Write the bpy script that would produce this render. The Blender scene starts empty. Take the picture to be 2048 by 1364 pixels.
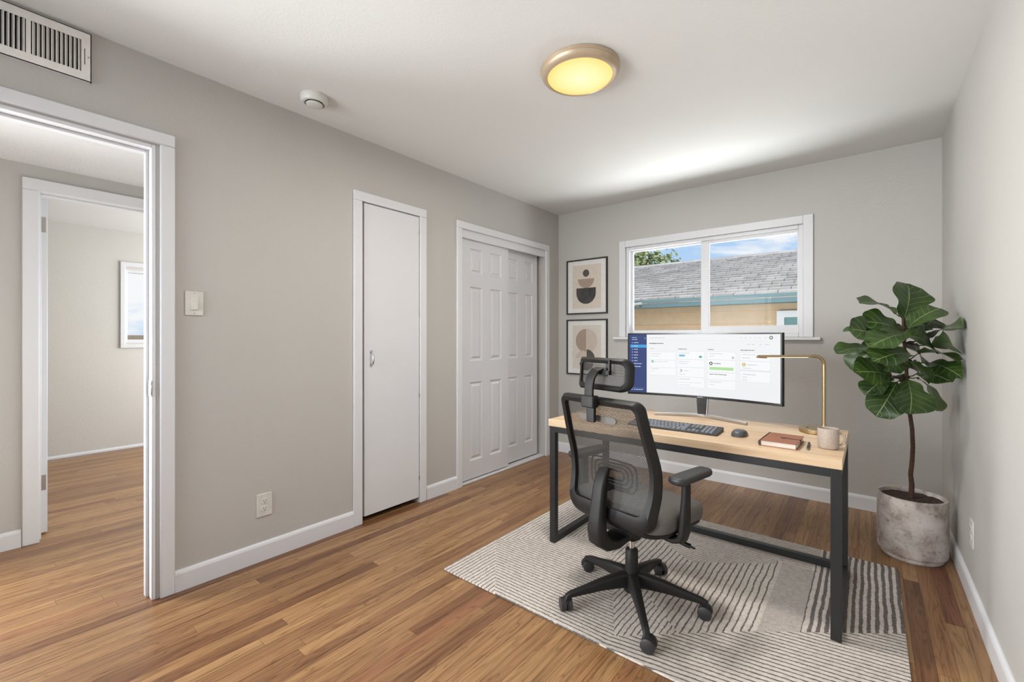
import bpy, bmesh, math, random
from mathutils import Vector, Matrix, noise
random.seed(7)
S = bpy.context.scene
COL = S.collection
PI = math.pi
# ------------------------------------------------------------------ camera
W, L, H = 2.8625, 3.8733, 2.44
cam_d = bpy.data.cameras.new('camera')
cam_d.sensor_width = 36.0
cam_d.lens = 36.0 * 885.4 / 2048.0
cam_d.shift_y = -(682 - 673.35) / 2048.0
cam_d.clip_start = 0.02
cam = bpy.data.objects.new('camera', cam_d)
cam.location = (2.5035, 0.0, 1.1836)
cam.rotation_euler = (PI / 2, 0, 0.6786)
COL.objects.link(cam)
S.camera = cam
# ------------------------------------------------------------------ view
S.view_settings.view_transform = 'Standard'
S.view_settings.look = 'None'
S.view_settings.exposure = 0.0
S.view_settings.gamma = 1.0
S.view_settings.use_curve_mapping = False


def lin(c):
    out = []
    for v in c[:3]:
        v = v / 255.0
        out.append(v / 12.92 if v <= 0.04045 else ((v + 0.055) / 1.055) ** 2.4)
    return (out[0], out[1], out[2], 1.0)


class NT:
    """small helper for building node trees"""
    def __init__(s, tree):
        s.t = tree
        s.n = tree.nodes
        s.l = tree.links

    def node(s, kind, **kw):
        nd = s.n.new(kind)
        for k, v in kw.items():
            setattr(nd, k, v)
        return nd

    def put(s, sock, val):
        if hasattr(val, 'is_linked') or isinstance(val, bpy.types.NodeSocket):
            s.l.new(val, sock)
        else:
            sock.default_value = val

    def m(s, op, a, b=0.0, c=0.0, clamp=False):
        nd = s.node('ShaderNodeMath', operation=op)
        nd.use_clamp = clamp
        s.put(nd.inputs[0], a)
        s.put(nd.inputs[1], b)
        if op in ('MULTIPLY_ADD', 'COMPARE', 'SMOOTH_MIN', 'SMOOTH_MAX'):
            s.put(nd.inputs[2], c)
        return nd.outputs[0]

    def comb(s, x, y, z):
        nd = s.node('ShaderNodeCombineXYZ')
        s.put(nd.inputs[0], x); s.put(nd.inputs[1], y); s.put(nd.inputs[2], z)
        return nd.outputs[0]

    def pos(s, kind='Object'):
        tc = s.node('ShaderNodeTexCoord')
        sp = s.node('ShaderNodeSeparateXYZ')
        s.l.new(tc.outputs[kind], sp.inputs[0])
        return tc.outputs[kind], sp.outputs[0], sp.outputs[1], sp.outputs[2]

    def noise(s, vec, scale=5, detail=2, rough=0.5, dist=0.0):
        nd = s.node('ShaderNodeTexNoise')
        s.put(nd.inputs['Vector'], vec)
        s.put(nd.inputs['Scale'], scale)
        nd.inputs['Detail'].default_value = detail
        nd.inputs['Roughness'].default_value = rough
        nd.inputs['Distortion'].default_value = dist
        return nd.outputs[0]

    def mix(s, f, a, b):
        nd = s.node('ShaderNodeMix', data_type='RGBA')
        s.put(nd.inputs[0], f); s.put(nd.inputs[6], a); s.put(nd.inputs[7], b)
        return nd.outputs[2]

    def ramp(s, f, stops, interp='LINEAR'):
        nd = s.node('ShaderNodeValToRGB')
        cr = nd.color_ramp
        cr.interpolation = interp
        while len(cr.elements) < len(stops):
            cr.elements.new(0.5)
        for e, (p, c) in zip(cr.elements, stops):
            e.position = p
            e.color = c
        s.put(nd.inputs[0], f)
        return nd.outputs[0]

    def bump(s, h, strength=0.2, dist=0.01):
        nd = s.node('ShaderNodeBump')
        nd.inputs['Strength'].default_value = strength
        nd.inputs['Distance'].default_value = dist
        s.put(nd.inputs['Height'], h)
        return nd.outputs[0]


# ------------------------------------------------------------------ world
wd = bpy.data.worlds.new('sky')
S.world = wd
wd.use_nodes = True
wt = NT(wd.node_tree)
wt.n.clear()
tc = wt.node('ShaderNodeTexCoord')
sp = wt.node('ShaderNodeSeparateXYZ')
wt.l.new(tc.outputs['Generated'], sp.inputs[0])
zz = sp.outputs[2]
sky = wt.ramp(zz, [(0.0, lin((214, 230, 250))), (0.14, lin((190, 218, 250))), (0.3, lin((150, 198, 248))), (1.0, lin((90, 150, 230)))])
mp = wt.node('ShaderNodeMapping')
mp.inputs['Scale'].default_value = (1, 1, 2.6)
mp.inputs['Location'].default_value = (0.37, 0.1, 0.33)
wt.l.new(tc.outputs['Generated'], mp.inputs[0])
cl = wt.noise(mp.outputs[0], 5.5, 5, 0.55, 0.3)
cf = wt.ramp(cl, [(0.45, (0, 0, 0, 1)), (0.58, (1, 1, 1, 1))])
skyc = wt.mix(cf, sky, (0.98, 0.98, 1.0, 1))
bg = wt.node('ShaderNodeBackground')
wt.l.new(skyc, bg.inputs[0])
bg.inputs[1].default_value = 1.0
wo = wt.node('ShaderNodeOutputWorld')
wt.l.new(bg.outputs[0], wo.inputs[0])


# ------------------------------------------------------------------ lights
def area(name, loc, rot, sx, sy, power, color=(1, 1, 1), spread=PI):
    d = bpy.data.lights.new(name, 'AREA')
    d.shape = 'RECTANGLE'
    d.size = sx
    d.size_y = sy
    d.energy = power
    d.color = color
    d.spread = spread
    o = bpy.data.objects.new(name, d)
    o.location = loc
    o.rotation_euler = rot
    COL.objects.link(o)
    return o


sun = bpy.data.lights.new('sun', 'SUN')
sun.energy = 2.6
sun.angle = 0.02
sun.color = (1, 0.95, 0.88)
so = bpy.data.objects.new('sun', sun)
so.rotation_euler = (math.radians(14), 0, math.radians(-60))
COL.objects.link(so)
# fill lamp outside an added, unseen window behind the camera
area('fill_front', (0.45, -1.42, 1.30), (PI / 2, 0, -0.52), 1.4, 1.3, 74, (0.93, 0.97, 1.0), 2.0)
# sky light falling steeply in through the back window
area('daylight_back_window', (1.43, L + 0.75, 2.75), (math.radians(-52), 0, 0), 2.2, 1.2, 52, (0.91, 0.96, 1.0))
# lamp added out of sight below the back window to brighten the ceiling
area('fill_below_window', (1.43, L + 1.15, 0.48), (math.radians(-124), 0, 0), 3.4, 1.0, 170, (0.94, 0.975, 1.0))
# unseen lamps added past the open doorway, as if daylight entered there
area('fill_hall', (-0.67, 1.36, 0.95), (-PI / 2, 0, 0), 0.9, 1.5, 11, (0.93, 0.97, 1.0))
area('fill_hall_door', (-1.12, -0.50, 0.95), (PI / 2, 0, math.radians(-68)), 0.6, 1.3, 42, (0.95, 0.98, 1.0), 2.2)  # added to brighten the right wall through the doorway
area('fill_far_room', (-2.4, 2.52, 1.3), (-PI / 2, 0, 0), 2.0, 1.6, 68, (0.92, 0.965, 1.0))


# ------------------------------------------------------------------ materials
def principled(name):
    m = bpy.data.materials.new(name)
    m.use_nodes = True
    t = NT(m.node_tree)
    b = m.node_tree.nodes['Principled BSDF']
    return m, t, b


def mat(name, rgb, rough=0.5, metal=0.0, var=0.04, nscale=30, bump=0.0, bscale=200, spec=0.5, coat=0.0):
    m, t, b = principled(name)
    vec, x, y, z = t.pos()
    n = t.noise(vec, nscale, 3, 0.55)
    c = lin(rgb)
    lo = tuple(v * (1 - var) for v in c[:3]) + (1,)
    hi = tuple(min(1, v * (1 + var)) for v in c[:3]) + (1,)
    t.l.new(t.ramp(n, [(0.3, lo), (0.7, hi)]), b.inputs['Base Color'])
    b.inputs['Roughness'].default_value = rough
    b.inputs['Metallic'].default_value = metal
    b.inputs['Specular IOR Level'].default_value = spec
    b.inputs['Coat Weight'].default_value = coat
    if bump:
        n2 = t.noise(vec, bscale, 2, 0.5)
        t.l.new(t.bump(n2, bump, 0.004), b.inputs['Normal'])
    return m


M = {}
M['wall'] = mat('wall_paint', (186, 183, 178), 0.55, var=0.012, nscale=2, bump=0.2, bscale=90, spec=0.35)
M['wall_far'] = mat('far_wall_paint', (204, 200, 193), 0.6, var=0.012, nscale=2, bump=0.2, bscale=90)
M['ceil'] = mat('ceiling_paint', (219, 218, 215), 0.8, var=0.008, nscale=3, bump=0.12, bscale=90)
M['ceil_rough'] = mat('textured_ceiling', (222, 222, 221), 0.8, var=0.01, nscale=3, bump=1.0, bscale=55)
M['trim'] = mat('trim_paint', (217, 217, 219), 0.35, var=0.008, nscale=6)
M['door'] = mat('door_paint', (215, 215, 217), 0.4, var=0.008, nscale=4)
M['closet_in'] = mat('closet_inside', (170, 160, 150), 0.8)
M['plastic_w'] = mat('white_plastic', (208, 206, 199), 0.4)
M['white_metal'] = mat('white_enamel', (232, 229, 224), 0.35)
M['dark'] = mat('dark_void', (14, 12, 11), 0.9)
M['black_steel'] = mat('black_steel', (30, 30, 31), 0.42, 0.0, nscale=60)
M['black_plastic'] = mat('black_plastic', (30, 28, 27), 0.5, spec=0.3, bump=0.08, bscale=500)
M['black_soft'] = mat('soft_black_pad', (44, 43, 43), 0.5, bump=0.08, bscale=500)
M['black_gloss'] = mat('gloss_black', (18, 17, 17), 0.25)
M['seat_fab'] = mat('grey_seat_fabric', (94, 91, 87), 0.9, var=0.12, nscale=350, bump=0.4, bscale=600)
M['chrome'] = mat('chrome', (200, 200, 202), 0.2, 1.0)
M['nickel'] = mat('brushed_nickel', (170, 165, 158), 0.4, 1.0)
M['silver'] = mat('silver_stand', (176, 171, 166), 0.4, 0.6)
M['brass'] = mat('brushed_brass', (180, 157, 120), 0.34, 1.0, nscale=80)
M['lamp_rim'] = mat('lamp_rim_bronze', (186, 166, 142), 0.42, 0.35)
M['key'] = mat('grey_keycaps', (112, 116, 124), 0.45)
M['kb_body'] = mat('dark_keyboard_body', (44, 42, 42), 0.5)
M['mouse'] = mat('grey_mouse', (78, 80, 84), 0.4)
M['leather'] = mat('brown_leather', (148, 94, 68), 0.55, var=0.1, nscale=60, bump=0.3, bscale=400)
M['leather_d'] = mat('dark_leather', (66, 34, 28), 0.55)
M['paper'] = mat('page_paper', (214, 204, 194), 0.8, var=0.08, nscale=200)
M['mug'] = mat('speckled_stoneware', (168, 153, 140), 0.6, var=0.1, nscale=160, bump=0.15)
M['soil'] = mat('potting_soil', (58, 42, 34), 0.95, var=0.5, nscale=120, bump=1.0, bscale=140)
M['bark'] = mat('brown_bark', (74, 50, 38), 0.8, var=0.35, nscale=60, bump=0.6, bscale=80)
M['mat_board'] = mat('white_mat_board', (216, 214, 209), 0.8)
M['print_bg'] = mat('beige_print', (204, 192, 180), 0.8)
M['print_bg2'] = mat('pale_beige_print', (202, 194, 184), 0.8)
M['ink'] = mat('charcoal_ink', (62, 60, 60), 0.8, var=0.45, nscale=18)
M['ink2'] = mat('grey_ink', (82, 76, 72), 0.8, var=0.1, nscale=30)
M['taupe'] = mat('taupe_ink', (158, 140, 124), 0.8)
M['taupe2'] = mat('light_taupe_ink', (190, 176, 162), 0.8)
M['frame'] = mat('black_wood_frame', (42, 38, 37), 0.5)
M['siding'] = mat('tan_siding', (218, 192, 160), 0.8, var=0.06, nscale=8)
M['teal'] = mat('teal_fascia', (124, 150, 154), 0.7)
M['teal_g'] = mat('teal_blind', (96, 140, 140), 0.4)
M['ground'] = mat('yard_ground', (120, 112, 92), 0.9, var=0.3, nscale=4)
M['trunk'] = mat('tree_bark', (84, 70, 56), 0.9, var=0.3, nscale=10)


def leafmat(name, a, b, rough=0.6):
    m, t, bs = principled(name)
    vec, x, y, z = t.pos()
    n = t.noise(vec, 3.0, 3, 0.6)
    t.l.new(t.ramp(n, [(0.35, lin(a)), (0.65, lin(b))]), bs.inputs['Base Color'])
    bs.inputs['Roughness'].default_value = rough
    return m


M['tree_leaf'] = leafmat('tree_leaves', (120, 138, 78), (206, 210, 152))


def wood_light():
    m, t, b = principled('light_oak_laminate')
    vec, x, y, z = t.pos()
    v = t.comb(t.m('MULTIPLY', x, 1.6), t.m('MULTIPLY', y, 26), t.m('MULTIPLY', z, 26))
    n = t.noise(v, 1.0, 5, 0.6, 0.4)
    v2 = t.comb(t.m('MULTIPLY', x, 0.9), t.m('MULTIPLY', y, 7), t.m('MULTIPLY', z, 7))
    n2 = t.noise(v2, 1.0, 3, 0.5)
    k = t.m('ADD', t.m('MULTIPLY', n, 0.6), t.m('MULTIPLY', n2, 0.4))
    c = t.ramp(k, [(0.3, lin((178, 146, 112))), (0.5, lin((208, 180, 146))), (0.68, lin((224, 200, 168)))])
    t.l.new(c, b.inputs['Base Color'])
    b.inputs['Roughness'].default_value = 0.42
    return m


M['desk_wood'] = wood_light()


def floor_mat():
    m, t, b = principled('oak_strip_floor')
    vec, x, y, z = t.pos()
    PW = 0.0585
    xs = t.m('DIVIDE', x, PW)
    i = t.m('FLOOR', xs)
    fx = t.m('FRACT', xs)
    wn = t.node('ShaderNodeTexWhiteNoise', noise_dimensions='1D')
    t.put(wn.inputs['W'], i)
    r1 = wn.outputs[0]
    ys = t.m('ADD', t.m('DIVIDE', y, 1.45), t.m('MULTIPLY', r1, 9.3))
    j = t.m('FLOOR', ys)
    fy = t.m('FRACT', ys)
    wn2 = t.node('ShaderNodeTexWhiteNoise', noise_dimensions='2D')
    t.put(wn2.inputs['Vector'], t.comb(i, j, 0.0))
    r2 = wn2.outputs[0]
    base = t.ramp(r2, [(0.0, lin((116, 80, 54))), (0.15, lin((134, 98, 67))), (0.5, lin((147, 111, 76))), (0.85, lin((160, 125, 86))), (0.96, lin((154, 116, 78))), (1.0, lin((126, 82, 60)))])
    # fine streaky grain along the boards
    off = t.m('MULTIPLY', r2, 41.0)
    g1 = t.noise(t.comb(t.m('ADD', t.m('MULTIPLY', x, 75), off), t.m('MULTIPLY', y, 2.2), off), 1.0, 4, 0.6, 0.25)
    # broad cathedral figure
    g2 = t.noise(t.comb(t.m('ADD', t.m('MULTIPLY', x, 17), off), t.m('MULTIPLY', y, 1.3), off), 1.0, 2, 0.5, 1.0)
    rings = t.m('FRACT', t.m('MULTIPLY', g2, 9.0))
    rings = t.m('ABSOLUTE', t.m('SUBTRACT', rings, 0.5))
    rings = t.m('MULTIPLY', rings, 2.0)
    dark = t.ramp(g1, [(0.28, (0.52, 0.46, 0.42, 1)), (0.42, (0.86, 0.83, 0.80, 1)), (0.52, (1.0, 0.99, 0.97, 1)), (0.7, (1.16, 1.14, 1.09, 1))])
    mul = t.node('ShaderNodeMix', data_type='RGBA', blend_type='MULTIPLY')
    mul.inputs[0].default_value = 1.0
    t.l.new(base, mul.inputs[6]); t.l.new(dark, mul.inputs[7])
    rc = t.ramp(rings, [(0.0, (0.62, 0.54, 0.49, 1)), (0.22, (0.92, 0.89, 0.87, 1)), (0.5, (1.0, 1.0, 1.0, 1)), (1.0, (1.06, 1.06, 1.05, 1))])
    mul2 = t.node('ShaderNodeMix', data_type='RGBA', blend_type='MULTIPLY')
    mul2.inputs[0].default_value = 0.9
    t.l.new(mul.outputs[2], mul2.inputs[6]); t.l.new(rc, mul2.inputs[7])
    # board joints
    ex = t.m('MINIMUM', fx, t.m('SUBTRACT', 1.0, fx))
    ey = t.m('MULTIPLY', t.m('MINIMUM', fy, t.m('SUBTRACT', 1.0, fy)), 1.45 / PW)
    e = t.m('MINIMUM', ex, ey)
    gap = t.ramp(e, [(0.0, (0.5, 0.44, 0.4, 1)), (0.018, (0.84, 0.80, 0.77, 1)), (0.034, (1, 1, 1, 1))])
    mul3 = t.node('ShaderNodeMix', data_type='RGBA', blend_type='MULTIPLY')
    mul3.inputs[0].default_value = 1.0
    t.l.new(mul2.outputs[2], mul3.inputs[6]); t.l.new(gap, mul3.inputs[7])
    t.l.new(mul3.outputs[2], b.inputs['Base Color'])
    b.inputs['Roughness'].default_value = 0.34
    b.inputs['Specular IOR Level'].default_value = 0.4
    t.l.new(t.bump(t.m('ADD', t.m('MULTIPLY', g1, 0.3), t.ramp(e, [(0.0, (0, 0, 0, 1)), (0.03, (1, 1, 1, 1))])), 0.15, 0.001), b.inputs['Normal'])
    return m


M['floor'] = floor_mat()


def rug_mat():
    m, t, b = principled('striped_rug_pile')
    vec, x0, y0, z0 = t.pos()
    wob = t.noise(vec, 9.0, 2, 0.5)
    wob = t.m('MULTIPLY', t.m('SUBTRACT', wob, 0.5), 0.013)
    wob2 = t.noise(vec, 75.0, 2, 0.6)
    wob2 = t.m('MULTIPLY', t.m('SUBTRACT', wob2, 0.5), 0.008)
    x = t.m('ADD', x0, t.m('ADD', wob, wob2))
    y = t.m('ADD', y0, t.m('ADD', t.m('MULTIPLY', wob, -0.35), wob2))

    def stripe(c, period, duty):
        f = t.m('FRACT', t.m('DIVIDE', c, period))
        d = t.m('ABSOLUTE', t.m('SUBTRACT', f, 0.5))
        return t.m('MULTIPLY', t.m('SUBTRACT', duty / 2, d), 14.0, clamp=False)

    def side(ax, ay, bx, by):       # >0 on the left of a->b
        k1 = by - ay; k2 = bx - ax
        a = t.m('MULTIPLY', t.m('SUBTRACT', y0, ay), k2)
        c = t.m('MULTIPLY', t.m('SUBTRACT', x0, ax), k1)
        return t.m('GREATER_THAN', t.m('SUBTRACT', a, c), 0.0)

    def AND(*a):
        r = a[0]
        for q in a[1:]:
            r = t.m('MULTIPLY', r, q)
        return r

    def NOT(a):
        return t.m('SUBTRACT', 1.0, a)

    def lerp(f, a, bb):
        return t.m('ADD', t.m('MULTIPLY', a, NOT(f)), t.m('MULTIPLY', bb, f))
    sx = stripe(x, 0.0265, 0.30)
    sx_fine = stripe(x, 0.0215, 0.30)
    sx_wide = stripe(x, 0.0265, 0.58)
    sy = stripe(y, 0.0205, 0.32)
    slow = stripe(t.m('SUBTRACT', y, t.m('MULTIPLY', x, 0.16)), 0.0225, 0.34)
    # start: boards running lengthways (left and far left)
    v = sx_fine
    # middle panel of stripes running towards the window
    mid = AND(NOT(side(1.764, 1.53, 1.41, 2.22)), NOT(side(1.41, 2.22, 1.25, 2.36)))
    v = lerp(mid, v, sx)
    # diamond of crossways stripes around the chair
    g = AND(NOT(side(0.82, 1.94, 1.30, 2.38)), NOT(side(1.17, 1.53, 0.84, 1.92)), side(1.764, 1.53, 1.41, 2.22), side(1.41, 2.22, 1.25, 2.38))
    v = lerp(g, v, sy)
    # crossways stripes behind the desk
    up = AND(side(1.66, 2.46, 1.79, 2.38), side(1.79, 2.38, 2.13, 2.64), NOT(side(1.50, 2.62, 1.46, 2.97)), NOT(side(1.66, 2.46, 1.50, 2.62)), t.m('LESS_THAN', x0, 2.30))
    upr = AND(t.m('GREATER_THAN', x0, 2.12), t.m('LESS_THAN', x0, 2.28), t.m('GREATER_THAN', y0, 2.68))
    up = t.m('MAXIMUM', AND(up, NOT(AND(t.m('GREATER_THAN', x0, 2.13), t.m('LESS_THAN', y0, 2.68)))), upr)
    v = lerp(up, v, sy)
    # thick charcoal stripes at the right end
    v = lerp(AND(t.m('GREATER_THAN', x0, 2.30)), v, sx_wide)
    # diagonal corner of crossways stripes nearest the camera
    low = t.m('MAXIMUM', NOT(side(1.70, 1.58, 2.158, 1.99)), 0.0)
    low = AND(low, NOT(side(2.158, 1.985, 2.62, 2.34)))
    low = AND(low, t.m('GREATER_THAN', x0, 1.70))
    v = lerp(low, v, slow)
    dark = t.m('ADD', v, 0.0, clamp=True)
    fl = t.noise(vec, 420.0, 2, 0.7)
    flk = t.ramp(fl, [(0.36, (0, 0, 0, 1)), (0.5, (1, 1, 1, 1))])
    dark = t.m('MULTIPLY', dark, t.m('ADD', t.m('MULTIPLY', flk, 0.55), 0.42))
    panel = AND(t.m('GREATER_THAN', x0, 2.155), t.m('LESS_THAN', x0, 2.29), t.m('LESS_THAN', y0, 2.68), NOT(low))
    pk = t.ramp(fl, [(0.40, (0.5, 0.5, 0.5, 1)), (0.56, (0, 0, 0, 1))])
    dark = lerp(panel, dark, pk)
    patch = t.noise(vec, 60.0, 2, 0.5)
    cream = t.ramp(patch, [(0.3, lin((192, 182, 172))), (0.7, lin((212, 203, 194)))])
    col = t.mix(dark, cream, lin((86, 79, 76)))
    t.l.new(col, b.inputs['Base Color'])
    b.inputs['Roughness'].default_value = 1.0
    b.inputs['Specular IOR Level'].default_value = 0.1
    h = t.m('SUBTRACT', t.m('MULTIPLY', fl, 0.5), t.m('MULTIPLY', dark, 0.6))
    t.l.new(t.bump(h, 0.6, 0.004), b.inputs['Normal'])
    return m


M['rug'] = rug_mat()
M['rug_edge'] = mat('rug_binding', (120, 112, 106), 1.0, bump=0.5)


def concrete():
    m, t, b = principled('mottled_concrete')
    vec, x, y, z = t.pos()
    n = t.noise(vec, 9, 5, 0.65, 0.4)
    n2 = t.noise(vec, 28, 4, 0.6, 0.8)
    c1 = t.ramp(n, [(0.36, lin((142, 128, 120))), (0.5, lin((178, 168, 161))), (0.64, lin((196, 188, 182)))])
    c2 = t.ramp(n2, [(0.33, (0.55, 0.50, 0.48, 1)), (0.42, (1, 1, 1, 1))])
    mul = t.node('ShaderNodeMix', data_type='RGBA', blend_type='MULTIPLY')
    mul.inputs[0].default_value = 0.8
    t.l.new(c1, mul.inputs[6]); t.l.new(c2, mul.inputs[7])
    t.l.new(mul.outputs[2], b.inputs['Base Color'])
    b.inputs['Roughness'].default_value = 0.85
    t.l.new(t.bump(n2, 0.3, 0.004), b.inputs['Normal'])
    return m


M['pot'] = concrete()


def glass():
    m = bpy.data.materials.new('window_glass')
    m.use_nodes = True
    t = NT(m.node_tree)
    t.n.clear()
    tr = t.node('ShaderNodeBsdfTransparent')
    tr.inputs[0].default_value = (0.97, 0.98, 0.98, 1)
    gl = t.node('ShaderNodeBsdfGlossy')
    gl.inputs['Roughness'].default_value = 0.02
    fr = t.node('ShaderNodeFresnel')
    fr.inputs[0].default_value = 1.09
    mx = t.node('ShaderNodeMixShader')
    t.l.new(fr.outputs[0], mx.inputs[0]); t.l.new(tr.outputs[0], mx.inputs[1]); t.l.new(gl.outputs[0], mx.inputs[2])
    o = t.node('ShaderNodeOutputMaterial')
    t.l.new(mx.outputs[0], o.inputs[0])
    return m


M['glass'] = glass()


def meshmat(name, col, hole, period=0.0042):
    m = bpy.data.materials.new(name)
    m.use_nodes = True
    t = NT(m.node_tree)
    t.n.clear()
    vec, x, y, z = t.pos()
    zs = t.m('DIVIDE', z, period * 0.75)
    row = t.m('FLOOR', zs)
    odd = t.m('MULTIPLY', t.m('MODULO', row, 2.0), 0.5)
    fx = t.m('SUBTRACT', t.m('FRACT', t.m('ADD', t.m('DIVIDE', x, period), odd)), 0.5)
    fz = t.m('SUBTRACT', t.m('FRACT', zs), 0.5)
    d = t.m('SQRT', t.m('ADD', t.m('POWER', fx, 2.0), t.m('POWER', fz, 2.0)))
    h = t.m('MULTIPLY', t.m('SUBTRACT', hole, d), 8.0, clamp=True)
    tr = t.node('ShaderNodeBsdfTransparent')
    df = t.node('ShaderNodeBsdfPrincipled')
    df.inputs['Base Color'].default_value = lin(col)
    df.inputs['Roughness'].default_value = 0.6
    mx = t.node('ShaderNodeMixShader')
    t.l.new(h, mx.inputs[0]); t.l.new(df.outputs[0], mx.inputs[1]); t.l.new(tr.outputs[0], mx.inputs[2])
    o = t.node('ShaderNodeOutputMaterial')
    t.l.new(mx.outputs[0], o.inputs[0])
    return m


M['mesh'] = meshmat('chair_mesh_fabric', (54, 51, 47), 0.36, 0.0064)
M['mesh_plate'] = mat('grey_mesh_plate', (104, 100, 96), 0.7)


def emit(name, rgb, strength=1.0, gloss=False):
    m, t, b = principled(name)
    vec, x, y, z = t.pos()
    n = t.noise(vec, 3, 1, 0.5)
    c = lin(rgb)
    t.l.new(t.ramp(n, [(0.3, tuple(v * 0.985 for v in c[:3]) + (1,)), (0.7, c)]), b.inputs['Emission Color'])
    b.inputs['Base Color'].default_value = (0.01, 0.01, 0.01, 1)
    b.inputs['Emission Strength'].default_value = strength
    b.inputs['Roughness'].default_value = 0.5
    b.inputs['Specular IOR Level'].default_value = 0.2
    return m


M['scr_bg'] = emit('screen_white', (238, 239, 241))
M['scr_card'] = emit('screen_card', (245, 246, 247))
M['scr_line'] = emit('screen_line', (226, 228, 231))
M['scr_navy'] = emit('screen_navy', (38, 58, 114))
M['scr_blue'] = emit('screen_blue', (52, 158, 222))
M['scr_lblue'] = emit('screen_light_blue', (140, 196, 226))
M['scr_green'] = emit('screen_green', (178, 220, 160))
M['scr_teal'] = emit('screen_teal', (80, 170, 140))
M['scr_gray'] = emit('screen_grey', (196, 198, 202))
M['scr_dark'] = emit('screen_dark', (110, 112, 118))
M['scr_black'] = emit('screen_black', (52, 48, 46))
M['scr_gold'] = emit('screen_gold', (200, 178, 108))
M['scr_text'] = emit('screen_pale_text', (196, 206, 232))


def lampglow():
    m, t, b = principled('warm_diffuser')
    vec, x, y, z = t.pos()
    r = t.m('SQRT', t.m('ADD', t.m('POWER', x, 2.0), t.m('POWER', y, 2.0)))
    n = t.noise(vec, 9, 2, 0.5)
    k = t.m('ADD', r, t.m('MULTIPLY', t.m('SUBTRACT', n, 0.5), 0.05))
    c = t.ramp(t.m('DIVIDE', k, 0.15), [(0.0, lin((254, 242, 200))), (0.6, lin((254, 232, 160))), (1.0, lin((252, 212, 112)))])
    t.l.new(c, b.inputs['Emission Color'])
    b.inputs['Emission Strength'].default_value = 1.0
    b.inputs['Base Color'].default_value = (0.2, 0.17, 0.1, 1)
    return m


M['lamp_glow'] = lampglow()
M['led'] = emit('warm_led_strip', (255, 240, 214), 1.6)


def leaf_mat():
    m, t, b = principled('fiddle_leaf')
    uv = t.node('ShaderNodeUVMap', uv_map='leaf')
    sp = t.node('ShaderNodeSeparateXYZ')
    t.l.new(uv.outputs[0], sp.inputs[0])
    u, v = sp.outputs[0], sp.outputs[1]
    au = t.m('ABSOLUTE', u)
    mid = t.m('MULTIPLY', t.m('SUBTRACT', 0.022, au), 60, clamp=True)
    s = t.m('FRACT', t.m('MULTIPLY', t.m('SUBTRACT', v, t.m('MULTIPLY', au, 0.55)), 6.5))
    s = t.m('ABSOLUTE', t.m('SUBTRACT', s, 0.5))
    side = t.m('MULTIPLY', t.m('SUBTRACT', 0.045, s), 25, clamp=True)
    vein = t.m('MAXIMUM', mid, t.m('MULTIPLY', side, 0.8))
    vec, x, y, z = t.pos()
    n = t.noise(vec, 8, 3, 0.6)
    basec = t.ramp(n, [(0.3, lin((30, 50, 20))), (0.7, lin((60, 84, 34)))])
    geo = t.node('ShaderNodeNewGeometry')
    back = geo.outputs['Backfacing']
    c = t.mix(t.m('MULTIPLY', vein, 0.6), basec, lin((150, 170, 106)))
    c2 = t.mix(back, c, lin((82, 106, 58)))
    t.l.new(c2, b.inputs['Base Color'])
    b.inputs['Roughness'].default_value = 0.34
    b.inputs['Specular IOR Level'].default_value = 0.45
    fn = t.noise(vec, 90, 2, 0.5)
    hh = t.m('ADD', t.m('MULTIPLY', vein, -1.0), t.m('MULTIPLY', fn, 0.3))
    t.l.new(t.bump(hh, 0.35, 0.002), b.inputs['Normal'])
    return m


M['leaf'] = leaf_mat()


def shingle():
    m, t, b = principled('asphalt_shingles')
    vec, x, y, z = t.pos()
    n = t.noise(vec, 60, 3, 0.7)
    n2 = t.noise(vec, 2.5, 2, 0.5)
    i = t.m('FLOOR', t.m('DIVIDE', y, 0.14))
    k = t.m('FLOOR', t.m('ADD', t.m('DIVIDE', x, 0.22), t.m('MULTIPLY', i, 0.37)))
    wn = t.node('ShaderNodeTexWhiteNoise', noise_dimensions='2D')
    t.put(wn.inputs['Vector'], t.comb(i, k, 0.0))
    c = t.ramp(t.m('ADD', t.m('MULTIPLY', wn.outputs[0], 0.40), t.m('MULTIPLY', n, 0.60)), [(0.15, lin((160, 154, 148))), (0.85, lin((206, 200, 193)))])
    t.l.new(c, b.inputs['Base Color'])
    b.inputs['Roughness'].default_value = 0.95
    return m


M['shingle'] = shingle()


# ------------------------------------------------------------------ mesh helpers
def new_obj(name, bm, m, parent=None, smooth=False, loc=None, rot=None, sharp=None, keep=False):
    me = bpy.data.meshes.new(name)
    if not keep:
        bmesh.ops.recalc_face_normals(bm, faces=bm.faces)
    bm.to_mesh(me)
    bm.free()
    mats = m if isinstance(m, (list, tuple)) else [m]
    for q in mats:
        me.materials.append(q)
    if smooth:
        for p in me.polygons:
            p.use_smooth = True
        me.set_sharp_from_angle(angle=math.radians(sharp if sharp else 40))
    o = bpy.data.objects.new(name, me)
    COL.objects.link(o)
    if parent is not None:
        o.parent = parent
    if loc is not None:
        o.location = loc
    if rot is not None:
        o.rotation_euler = rot
    return o


def tag(o, label=None, cat=None, group=None, kind=None):
    if label: o['label'] = label
    if cat: o['category'] = cat
    if group: o['group'] = group
    if kind: o['kind'] = kind
    return o


def thing(name, label, cat, loc=(0, 0, 0), rz=0.0, group=None):
    o = bpy.data.objects.new(name, None)
    o.empty_display_size = 0.05
    COL.objects.link(o)
    o.location = loc
    o.rotation_euler = (0, 0, rz)
    return tag(o, label, cat, group)


def sempty(name, loc=(0, 0, 0)):
    o = bpy.data.objects.new(name, None)
    o.empty_display_size = 0.05
    COL.objects.link(o)
    o.location = loc
    o['kind'] = 'structure'
    return o


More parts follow.
